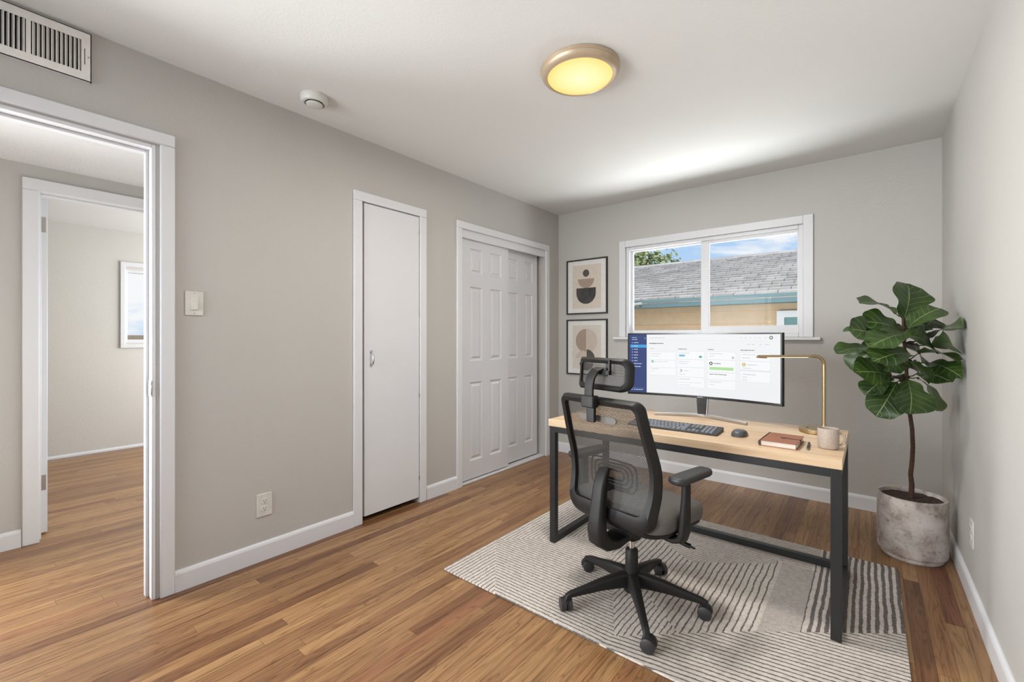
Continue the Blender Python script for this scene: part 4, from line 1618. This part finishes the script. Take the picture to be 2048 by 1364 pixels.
# headrest stem
bm = bmesh.new()
rsweep(bm, [(0.012, -0.222, 1.052), (0.006, -0.248, 1.046), (-0.004, -0.262, 1.020), (-0.010, -0.266, 0.985), (-0.012, -0.266, 0.93)], 0.022, 0.006, (1, 0, 0), 0.3)
box(bm, 0.008, 0.062, -0.232, -0.214, 1.030, 1.046)
box(bm, 0.055, 0.062, -0.226, -0.214, 1.030, 1.090)
CP('headrest_stem', bm, M['black_plastic'], sharp=35)
bm = bmesh.new()
rbox(bm, 0.034, 0.019, 0.896, 0.944, 0.008, 0.004, -0.012, -0.262)
rbox(bm, 0.021, 0.008, 0.835, 0.90, 0.004, 0.002, -0.012, -0.252)
CP('stem_clamp', bm, M['black_plastic'], sharp=35)
bm = bmesh.new()
pts = rrect(0.098, 0.013, 0.012, 6, -0.008, 0.0)
prism(bm, [(p[0], p[1] * 1.0 + 0.846) for p in pts], 1, -0.222, -0.219)
CP('bracket_plate', bm, M['mesh_plate'], smooth=False, label='light grey plate behind the backrest mesh')
# spine blade that carries the back
bm = bmesh.new()
rsweep(bm, [(-0.004, -0.176, 0.632), (-0.004, -0.190, 0.610), (-0.004, -0.205, 0.56), (-0.004, -0.214, 0.50), (-0.004, -0.222, 0.44), (-0.004, -0.226, 0.39), (-0.004, -0.216, 0.350), (-0.004, -0.185, 0.325), (-0.004, -0.13, 0.315), (-0.004, -0.06, 0.325), (-0.002, 0.0, 0.335)],
       [0.024, 0.027, 0.029, 0.031, 0.034, 0.038, 0.041, 0.044, 0.046, 0.042, 0.036], [0.010, 0.016, 0.020, 0.022, 0.025, 0.028, 0.030, 0.028, 0.022, 0.020, 0.020], (1, 0, 0), 0.32)
CP('spine', bm, M['black_plastic'], sharp=50)
bm = bmesh.new()
rsweep(bm, [(0.0, -0.195, 0.555), (0.0, -0.150, 0.556)], 0.028, 0.008, (1, 0, 0), 0.3)
CP('spine_bracket', bm, M['black_plastic'])
# seat
bm = bmesh.new()
def seat_ring(sc, z, drop=0.0):
    pts = rrect(0.243 * sc, 0.192 * sc + 0.0, 0.085 * sc, 8, 0.0, 0.030)
    out = []
    for x, y in pts:
        f = max(0, (y - 0.11) / 0.11)
        out.append(bm.verts.new((x, y, z - drop * f * f)))
    return out
levels = [(0.93, 0.408, 0.0), (0.985, 0.415, 0.004), (1.0, 0.430, 0.006), (1.005, 0.452, 0.010), (0.985, 0.472, 0.014), (0.94, 0.484, 0.018), (0.80, 0.490, 0.020), (0.5, 0.486, 0.012), (0.2, 0.483, 0.0)]
rg = [seat_ring(*l) for l in levels]
n = len(rg[0])
for a in range(len(rg) - 1):
    for k in range(n):
        bm.faces.new((rg[a][k], rg[a][(k + 1) % n], rg[a + 1][(k + 1) % n], rg[a + 1][k]))
bm.faces.new(list(reversed(rg[0]))); bm.faces.new(rg[-1])
CP('seat_cushion', bm, M['seat_fab'], sharp=60, label='dark grey fabric seat cushion')
bm = bmesh.new()
rg = []
for sc, z in ((0.55, 0.372), (0.85, 0.382), (0.96, 0.398), (0.97, 0.410)):
    pts = rrect(0.243 * sc, 0.192 * sc, 0.085 * sc, 8, 0.0, 0.030)
    rg.append([bm.verts.new((x, y, z)) for x, y in pts])
for a in range(3):
    for k in range(n):
        bm.faces.new((rg[a][k], rg[a][(k + 1) % n], rg[a + 1][(k + 1) % n], rg[a + 1][k]))
bm.faces.new(list(reversed(rg[0]))); bm.faces.new(rg[-1])
CP('seat_pan', bm, M['black_plastic'], sharp=50)
# mechanism, lever
bm = bmesh.new()
rbox(bm, 0.075, 0.095, 0.330, 0.378, 0.02, 0.008, 0, 0.0)
rbox(bm, 0.034, 0.034, 0.290, 0.335, 0.02, 0.005, 0, 0.0)
CP('tilt_mechanism', bm, M['black_plastic'], sharp=50)
bm = bmesh.new()
tube(bm, [(0.06, 0.03, 0.352), (0.15, 0.055, 0.336)], 0.006, 10)
tube(bm, [(0.15, 0.055, 0.336), (0.235, 0.078, 0.318)], 0.0095, 12)
tube(bm, [(0.235, 0.078, 0.318), (0.252, 0.083, 0.314)], 0.004, 10)
CP('height_lever', bm, M['black_gloss'])
# arms
for s in (-1, 1):
    bm = bmesh.new()
    hgt = 0.615 if s > 0 else 0.603
    rsweep(bm, [(s * 0.268, -0.012, hgt), (s * 0.268, -0.014, 0.55), (s * 0.266, -0.018, 0.47), (s * 0.264, -0.02, 0.415), (s * 0.255, -0.02, 0.385), (s * 0.225, -0.02, 0.372), (s * 0.16, -0.015, 0.374), (s * 0.10, -0.01, 0.378)],
           [0.019, 0.020, 0.026, 0.028, 0.028, 0.028, 0.03, 0.03], [0.012, 0.0125, 0.014, 0.015, 0.015, 0.011, 0.010, 0.010], (0, 1, 0), 0.35)
    ap = CP('arm_post', bm, M['black_plastic'], sharp=50)
    bm = bmesh.new()
    pts_z = hgt
    rbox(bm, 0.038, 0.122, pts_z, pts_z + 0.030, 0.030, 0.009, s * 0.270, 0.020, seg=7)
    for v in bm.verts:       # narrower front, gently dished
        f = (v.co.y + 0.1) / 0.25
        v.co.x = s * 0.270 + (v.co.x - s * 0.270) * (1.0 - 0.10 * f)
        if v.co.z > pts_z + 0.02: v.co.z -= 0.003 * math.sin(max(0, min(1, f)) * PI)
    CP('armrest_pad', bm, M['black_soft'], sharp=60, label='soft charcoal armrest pad')
# gas lift
bm = bmesh.new()
tube(bm, [(0, 0, 0.20), (0, 0, 0.295)], 0.0125, 20)
CP('gas_lift', bm, M['chrome'], label='steel gas lift rod')
bm = bmesh.new()
lathe(bm, [(0.0, 0.246), (0.024, 0.246), (0.027, 0.242), (0.028, 0.18), (0.030, 0.13), (0.034, 0.09), (0.034, 0.062), (0.0, 0.058)], 32)
CP('lift_shroud', bm, M['black_plastic'], sharp=40)
# star base legs and castors
b0 = 15.9 + 13
for k in range(5):
    a = math.radians(b0 + 72 * k)
    d = Vector((math.cos(a), math.sin(a), 0))
    s_ = Vector((-d.y, d.x, 0))
    bm = bmesh.new()
    pts = [d * 0.010 + Vector((0, 0, 0.108)), d * 0.05 + Vector((0, 0, 0.116)), d * 0.14 + Vector((0, 0, 0.106)), d * 0.23 + Vector((0, 0, 0.090)), d * 0.283 + Vector((0, 0, 0.081)), d * 0.300 + Vector((0, 0, 0.074)), d * 0.306 + Vector((0, 0, 0.058))]
    rsweep(bm, pts, [0.036, 0.034, 0.025, 0.017, 0.013, 0.012, 0.009], [0.023, 0.022, 0.018, 0.0145, 0.0135, 0.013, 0.0125], (0, 0, 1), 0.35)
    CP('base_leg', bm, M['black_plastic'], sharp=50)
    # castor
    ca = math.radians((200, 335, 60, 150, 20)[k])
    f = Vector((math.cos(ca), math.sin(ca), 0))
    g = Vector((-f.y, f.x, 0))
    c = d * 0.306
    cw = c + f * 0.008
    bm = bmesh.new()
    tube(bm, [c + Vector((0, 0, 0.040)), c + Vector((0, 0, 0.062))], 0.0065, 12)
    zc = RZ + 0.0275
    ring = []
    # hood arc over the wheels
    P3 = [cw + f * (0.026 * math.cos(t)) + Vector((0, 0, zc + 0.029 * math.sin(t))) for t in [math.radians(x) for x in (10, 40, 70, 100, 130, 160)]]
    rsweep(bm, P3, 0.008, 0.003, g, 0.3)
    cs = CP('castor', bm, M['black_plastic'])
    for s in (-1, 1):
        bm = bmesh.new()
        ctr = cw + g * (s * 0.0155) + Vector((0, 0, zc))
        tube(bm, [ctr - g * 0.0095, ctr - g * 0.0075, ctr + g * 0.0075, ctr + g * 0.0095], [0.0245, 0.0275, 0.0275, 0.0245], 28)
        CP('wheel', bm, M['black_soft'], parent=cs, sharp=35)

# ================================================================== PLANT
pl = thing('potted_fiddle_leaf_fig', 'fiddle-leaf fig in a mottled concrete pot in the right corner', 'plant', (2.683, 3.222, 0), 0.6786)
bm = bmesh.new()
lathe(bm, [(0.0, 0.0), (0.122, 0.0), (0.128, 0.006), (0.130, 0.022), (0.141, 0.030), (0.1445, 0.040), (0.1465, 0.20), (0.1465, 0.325), (0.144, 0.330), (0.136, 0.330), (0.133, 0.326), (0.131, 0.27), (0.0, 0.27)], 72)
new_obj('pot', bm, M['pot'], pl, smooth=True, sharp=35)
bm = bmesh.new()
rg = []
for i in range(9):
    r = 0.132 * i / 8
    if i == 0: rg.append([bm.verts.new((0, 0, 0.312))]); continue
    rg.append([bm.verts.new((r * math.cos(2 * PI * k / 40), r * math.sin(2 * PI * k / 40), 0.309 + 0.006 * noise.noise(Vector((r * 40 * math.cos(2 * PI * k / 40), r * 40 * math.sin(2 * PI * k / 40), 0))) + 0.003 * (1 - r / 0.13))) for k in range(40)])
for i in range(8):
    for k in range(40):
        k2 = (k + 1) % 40
        if i == 0: bm.faces.new((rg[0][0], rg[1][k], rg[1][k2]))
        else: bm.faces.new((rg[i][k], rg[i + 1][k], rg[i + 1][k2], rg[i][k2]))
new_obj('soil', bm, M['soil'], pl, smooth=True)
# trunk
K = 2.394 / 885.4      # metres per photo pixel at the plant
def UR(cx_, cy_, d=0.0):      # (x, z) of a point of the plant lying at depth d
    q = 1 + d / 2.394
    return ((cx_ / 2.2 + 1640 - 1024.0) * K * q - (1823.0 - 1024.0) * K, 1.1836 - (cy_ / 2.2 + 540 - 673.35) * K * q)
tr = [(402, 1005), (403, 940), (398, 900), (405, 840), (408, 780), (405, 700), (396, 640), (390, 560), (382, 470), (376, 400), (370, 320), (366, 250), (364, 205)]
TD = [0, 0, -0.01, -0.02, -0.04, -0.06, -0.08, -0.10, -0.11, -0.12, -0.12, -0.12, -0.12]
TP = [(UR(a, b, d)[0], d, UR(a, b, d)[1]) for (a, b), d in zip(tr, TD)]
bm = bmesh.new()
tube(bm, TP, [0.0125, 0.0115, 0.0105, 0.010, 0.0098, 0.0095, 0.009, 0.0085, 0.008, 0.0075, 0.007, 0.006, 0.005], 14)
new_obj('trunk', bm, M['bark'], pl, smooth=True)
# leaves: base(px,py), tip(px,py), full width (crop px), apparent ratio, depth of base, depth of tip, side bend
LV = [
    ((366, 222), (402, 56), 158, 1.0, 0.00, 0.02, 0.1),
    ((332, 192), (183, 128), 110, 0.35, 0.00, -0.03, 0.2),
    ((372, 232), (474, 140), 120, 0.8, 0.02, 0.06, 0.1),
    ((384, 252), (528, 158), 110, 0.5, -0.03, -0.08, 0.1),
    ((358, 272), (200, 215), 115, 0.78, -0.02, -0.06, 0.1),
    ((262, 300), (142, 252), 110, 0.85, -0.04, -0.10, 0.1),
    ((232, 285), (100, 262), 70, 0.35, 0.05, 0.10, 0.1),
    ((490, 296), (645, 232), 112, 0.72, 0.04, 0.16, 0.1),
    ((468, 250), (498, 208), 120, 0.9, 0.05, 0.09, 0.0),
    ((365, 284), (512, 322), 112, 0.85, -0.10, -0.16, -0.2),
    ((385, 283), (226, 322), 100, 0.6, -0.08, -0.16, 0.1),
    ((232, 352), (78, 350), 85, 0.40, 0.00, -0.04, 0.1),
    ((238, 340), (134, 436), 95, 0.60, 0.04, 0.08, 0.1),
    ((392, 366), (240, 386), 110, 0.55, -0.12, -0.20, -0.15),
    ((488, 332), (607, 320), 95, 0.45, 0.06, 0.15, 0.1),
    ((430, 368), (617, 382), 118, 0.62, 0.03, 0.15, 0.1),
    ((478, 408), (627, 462), 110, 0.58, -0.02, 0.11, 0.15),
    ((314, 466), (165, 438), 118, 0.80, -0.04, -0.10, -0.1),
    ((380, 398), (482, 466), 110, 0.62, -0.10, -0.18, -0.2),
    ((432, 452), (578, 482), 110, 0.55, 0.02, 0.08, 0.15),
    ((384, 412), (254, 424), 110, 0.60, 0.00, -0.04, 0.1),
    ((306, 474), (198, 540), 90, 0.50, 0.02, 0.00, 0.15),
    ((338, 492), (252, 640), 118, 0.85, -0.02, -0.05, -0.1),
    ((384, 482), (408, 633), 158, 1.0, -0.08, -0.13, 0.0),
    ((426, 474), (533, 606), 90, 0.38, 0.03, 0.09, 0.3),
    ((270, 372), (188, 345), 100, 0.60, 0.04, 0.05, 0.1),
    ((380, 505), (332, 462), 100, 0.8, 0.06, 0.10, 0.0),
    ((372, 330), (470, 400), 110, 0.7, 0.05, 0.10, 0.1),
    ((372, 340), (300, 420), 110, 0.7, 0.06, 0.12, 0.1),
    ((372, 300), (300, 240), 110, 0.8, 0.06, 0.12, 0.1),
    ((376, 290), (440, 215), 105, 0.8, 0.07, 0.13, 0.1),
    ((380, 420), (460, 470), 110, 0.7, 0.07, 0.12, 0.1),
]
bm = bmesh.new()
uvl = bm.loops.layers.uv.new('leaf')
bs = bmesh.new()
rl = random.Random(11)
NL, NWd = 18, 6
for (b, tpx, wpx, ratio, d0, d1, bend) in LV:
    d0 -= 0.12; d1 -= 0.12
    if tpx[0] > 510 and tpx[1] < 600:
        d1 = -0.12 - 0.19 * min(1, (tpx[0] - 500) / 110)
    bx_, bz_ = UR(*b, d0); tx_, tz_ = UR(min(tpx[0], 628), tpx[1], d1)
    B = Vector((bx_, d0, bz_)); T = Vector((tx_, d1, tz_))
    ax = T - B
    Ln = ax.length
    ax.normalize()
    Wd = wpx / 2.2 * K * 1.10
    perp = Vector((ax.z, 0, -ax.x)).normalized()
    best_n = None
    for sg in (1, -1):
        c_ = perp * ratio + Vector((0, sg, 0)) * math.sqrt(max(0.0, 1 - ratio * ratio))
        c_ = (c_ - ax * c_.dot(ax)).normalized()
        n_ = c_.cross(ax).normalized()
        for fl_ in (1, -1):
            sc_ = (n_ * fl_).dot(Vector((0, -0.7, 0.7)))
            if best_n is None or sc_ > best_n[0]: best_n = (sc_, n_ * fl_, c_)
    nrm, sd_ = best_n[1], best_n[2]
    ph = rl.uniform(0, 6)
    vs = []
    for i in range(NL + 1):
        v = i / NL
        # fiddle outline: narrow waist near the base, broad towards the tip
        w = (0.30 * math.sin(PI * min(1, v / 0.55)) ** 0.8 if v < 0.275 else 0.30 + 0.20 * (1 - math.cos(PI * min(1, (v - 0.275) / 0.42))) / 2 * 1.0) if v < 0.70 else 0.5 * math.sqrt(max(0, 1 - ((v - 0.70) / 0.30) ** 2.3))
        w = max(w, 0.012)
        bendo = nrm * (-(v ** 2) * Ln * 0.10 + math.sin(v * PI) * Ln * 0.06) + Vector((0, 0, -1)) * bend * Ln * (v ** 2) * 0.25 + Vector((0, 0, 1)) * bend * Ln * 0.25 * v
        row = []
        for j in range(NWd + 1):
            u = (j / NWd - 0.5) * 2
            wav = math.sin(v * 15 + ph + (1.5 if u > 0 else 0)) * 0.035 * abs(u) ** 2 * Wd
            fold = abs(u) * w * Wd * 0.22
            p = B + ax * (v * Ln) + sd_ * (u * w * Wd * (1 + 0.05 * math.sin(v * 17 + ph))) + nrm * (fold + wav) + bendo
            wx = 2.683 + p.x * 0.7785 - p.y * 0.6277     # leaves press flat where they reach the wall
            if wx > 2.850: p.x -= (wx - 2.850) / 0.7785 * 0.97
            row.append(bm.verts.new(p))
        vs.append(row)
    for i in range(NL):
        for j in range(NWd):
            f = bm.faces.new((vs[i][j], vs[i][j + 1], vs[i + 1][j + 1], vs[i + 1][j]))
            for lp, (ii, jj) in zip(f.loops, ((i, j), (i, j + 1), (i + 1, j + 1), (i + 1, j))):
                lp[uvl].uv = ((jj / NWd - 0.5) * 1.0, ii / NL)
    # petiole back to the trunk
    zt_ = bz_ - 0.03
    best = min(TP, key=lambda p: abs(p[2] - zt_))
    A = Vector(best)
    if (A - B).length > 0.012:
        mid_ = (A + B) / 2 + Vector((0, 0, -0.006))
        tube(bs, [A, mid_, B, B + ax * Ln * 0.06], [0.0035, 0.0028, 0.0024, 0.0018], 8)
bmesh.ops.recalc_face_normals(bm, faces=bm.faces)
# make every leaf's upper face the front face
bm.normal_update()
for f in bm.faces:
    if f.normal.y * 0.7 - f.normal.z * 0.6 > 0: f.normal_flip()
new_obj('foliage', bm, M['leaf'], pl, smooth=True, sharp=80, keep=True)
new_obj('petioles', bs, M['bark'], pl, smooth=True)

# ================================================================== OUTSIDE
structure(new_obj('ground', bx(-14, 14, L + 0.17, 24, -1.3, -1.2), M['ground']))
house = thing('neighbour_house', 'tan neighbouring house with grey shingle roof and teal fascia outside the window', 'house', (0.8, 6.3, -1.2))
def HP_(nm, bm, m, parent=None, bv=0):
    o = new_obj(nm, bm, m, parent or house)
    if parent is None: o.location = (-0.8, -6.3, 1.2)
    if bv: bevel(o, bv, 1)
    return o
bm = bmesh.new()
hx0, hx1 = -6.0, 6.5
zb = -1.2
k = 0
z = zb
while z < 1.62:            # lap siding, each course leaning out at the bottom
    a = [bm.verts.new(v) for v in ((hx0, 6.355, z), (hx1, 6.355, z), (hx1, 6.392, z + 0.16), (hx0, 6.392, z + 0.16))]
    bm.faces.new(a)
    c = [bm.verts.new(v) for v in ((hx0, 6.355, z), (hx1, 6.355, z), (hx1, 6.395, z - 0.0), (hx0, 6.395, z - 0.0))]
    bm.faces.new(c)
    z += 0.16
box(bm, hx0, hx1, 6.396, 6.5, zb, 1.75)
HP_('siding', bm, M['siding'])
bm = bmesh.new()
SL = (2.53 - 1.70) / (8.3 - 6.0)
def roof_z(y): return 1.705 + (y - 6.0) * SL
ny = 18
for i in range(ny):
    ya = 5.985 + i * (8.32 - 5.985) / ny
    yb = 5.985 + (i + 1) * (8.32 - 5.985) / ny
    za, zc_ = roof_z(ya), roof_z(yb)
    nseg = 56
    for k in range(nseg):
        xa = hx0 - 0.4 + (hx1 - hx0 + 0.8) * (k + 0.5 * (i % 2)) / nseg
        xb = xa + (hx1 - hx0 + 0.8) / nseg - 0.006
        lift = 0.020 + 0.004 * noise.noise(Vector((k * 3.1, i * 7.7, 0)))
        p = [(xa, ya, za + lift), (xb, ya, za + lift), (xb, yb + 0.01, zc_ + 0.002), (xa, yb + 0.01, zc_ + 0.002)]
        vv = [bm.verts.new(q) for q in p]
        bm.faces.new(vv)
        w2 = [bm.verts.new(q) for q in ((xa, ya, za + lift), (xb, ya, za + lift), (xb, ya, za - 0.01), (xa, ya, za - 0.01))]
        bm.faces.new(w2)
prism(bm, [(5.99, roof_z(5.99) - 0.008), (8.32, roof_z(8.32) - 0.008), (10.65, roof_z(5.99) - 0.008), (10.65, roof_z(5.99) - 0.06), (8.32, roof_z(8.32) - 0.06), (5.99, roof_z(5.99) - 0.06)], 0, hx0 - 0.4, hx1 + 0.4)
HP_('roof', bm, M['shingle'])
bm = bmesh.new()
prism(bm, [(8.24, roof_z(8.24) + 0.012), (8.32, roof_z(8.32) + 0.03), (8.40, roof_z(8.24) + 0.012)], 0, hx0 - 0.4, hx1 + 0.4)
HP_('ridge_cap', bm, M['shingle'])
bm = bmesh.new()
box(bm, hx0 - 0.4, hx1 + 0.4, 5.995, 6.02, 1.585, 1.69)
box(bm, hx0 - 0.4, hx1 + 0.4, 5.975, 5.995, 1.655, 1.695)
box(bm, hx0 - 0.4, hx1 + 0.4, 6.02, 6.40, 1.60, 1.612)
HP_('fascia', bm, M['teal'], bv=0.003)
hw_ = HP_('window', bx(1.70, 2.75, 6.30, 6.36, 0.45, 1.436), M['teal_g'])
bm = bmesh.new()
holed(bm, 1, 6.28, 6.40, 1.62, 2.83, 0.37, 1.50, [(1.70, 2.75, 0.45, 1.42)])
HP_('window_frame', bm, M['trim'], hw_, 0)
bm = bmesh.new()
for k in range(22):
    box(bm, 1.71, 2.74, 6.292, 6.298, 0.47 + k * 0.044, 0.47 + k * 0.044 + 0.034)
HP_('blind', bm, M['teal_g'], hw_)
fl = thing('flood_light', 'small white tube-shaped light under the teal eave of the neighbouring house', 'light', (-0.05, 5.975, 1.60))
bm = bmesh.new()
tube(bm, [(-0.22, -0.03, 0.02), (0.10, -0.06, 0.045)], 0.018, 12)
new_obj('lamp_tube', bm, M['plastic_w'], fl, smooth=True)
new_obj('bracket', bx(0.02, 0.06, -0.05, -0.001, 0.0, 0.06), M['nickel'], fl)


def leaf_cloud(name, mname, centre, rad, n, size, seed, label, cat, trunk=None):
    r = random.Random(seed)
    t = thing(name, label, cat, (centre[0], centre[1], -1.2))
    bm = bmesh.new()
    for _ in range(n):
        d = Vector((r.gauss(0, 1), r.gauss(0, 1), r.gauss(0, 1))).normalized()
        lump = 0.78 + 0.28 * noise.noise(d * 2.3 + Vector((seed, 0, 0)))
        rr = r.uniform(0.35, 1.0) ** 0.5 * lump
        if r.random() < 0.06: rr *= 1.18
        c = Vector((d.x * rad[0] * rr, d.y * rad[1] * rr, centre[2] + 1.2 + d.z * rad[2] * rr))
        nn = (d + Vector((r.uniform(-.8, .8), r.uniform(-.8, .8), r.uniform(-.4, 1.0)))).normalized()
        a = nn.orthogonal().normalized()
        a = Matrix.Rotation(r.uniform(0, 6.28), 3, nn) @ a
        b = nn.cross(a)
        s = size * r.uniform(0.6, 1.2)
        v = [bm.verts.new(c + a * s), bm.verts.new(c + b * s * 0.45 + nn * s * 0.12), bm.verts.new(c - a * s), bm.verts.new(c - b * s * 0.45 + nn * s * 0.12)]
        bm.faces.new(v)
    new_obj('foliage', bm, M[mname], t, keep=True)
    bm = bmesh.new()
    zc = centre[2] + 1.2
    tube(bm, [(0, 0, 0), (0.03, 0, zc * 0.5), (0, 0, zc)], [0.14, 0.11, 0.06], 10)
    for k in range(7):
        a = 2 * PI * k / 7 + r.random()
        tube(bm, [(0, 0, zc * 0.72), (rad[0] * 0.4 * math.cos(a), rad[1] * 0.4 * math.sin(a), zc), (rad[0] * 0.8 * math.cos(a), rad[1] * 0.8 * math.sin(a), zc + rad[2] * 0.5)], [0.05, 0.03, 0.012], 6)
    new_obj('trunk', bm, M['trunk'], t, smooth=True)
    return t


leaf_cloud('tree', 'tree_leaf', (-2.75, 11.6, 2.62), (2.0, 1.5, 1.22), 7500, 0.085, 4, 'leafy green tree rising behind the shingle roof outside the window', 'tree')
leaf_cloud('young_tree', 'tree_leaf', (-8.2, 3.2, 2.05), (0.75, 0.7, 0.65), 260, 0.06, 9, 'sparse tree outside the window of the room past the doorway', 'tree')
structure(new_obj('ground_side', bx(-16, XF - 0.22, -6, 10, -1.3, -1.2), M['ground']))
fence = thing('fence', 'tan board fence low outside the window of the room past the doorway', 'fence', (-8.0, 2.2, -1.2))
bm = bmesh.new()
for k in range(34):
    y = -2.5 + k * 0.15
    box(bm, -0.012, 0.012, y, y + 0.145, 0.0, 2.41)
new_obj('boards', bm, M['siding'], fence)

bpy.context.view_layer.update()
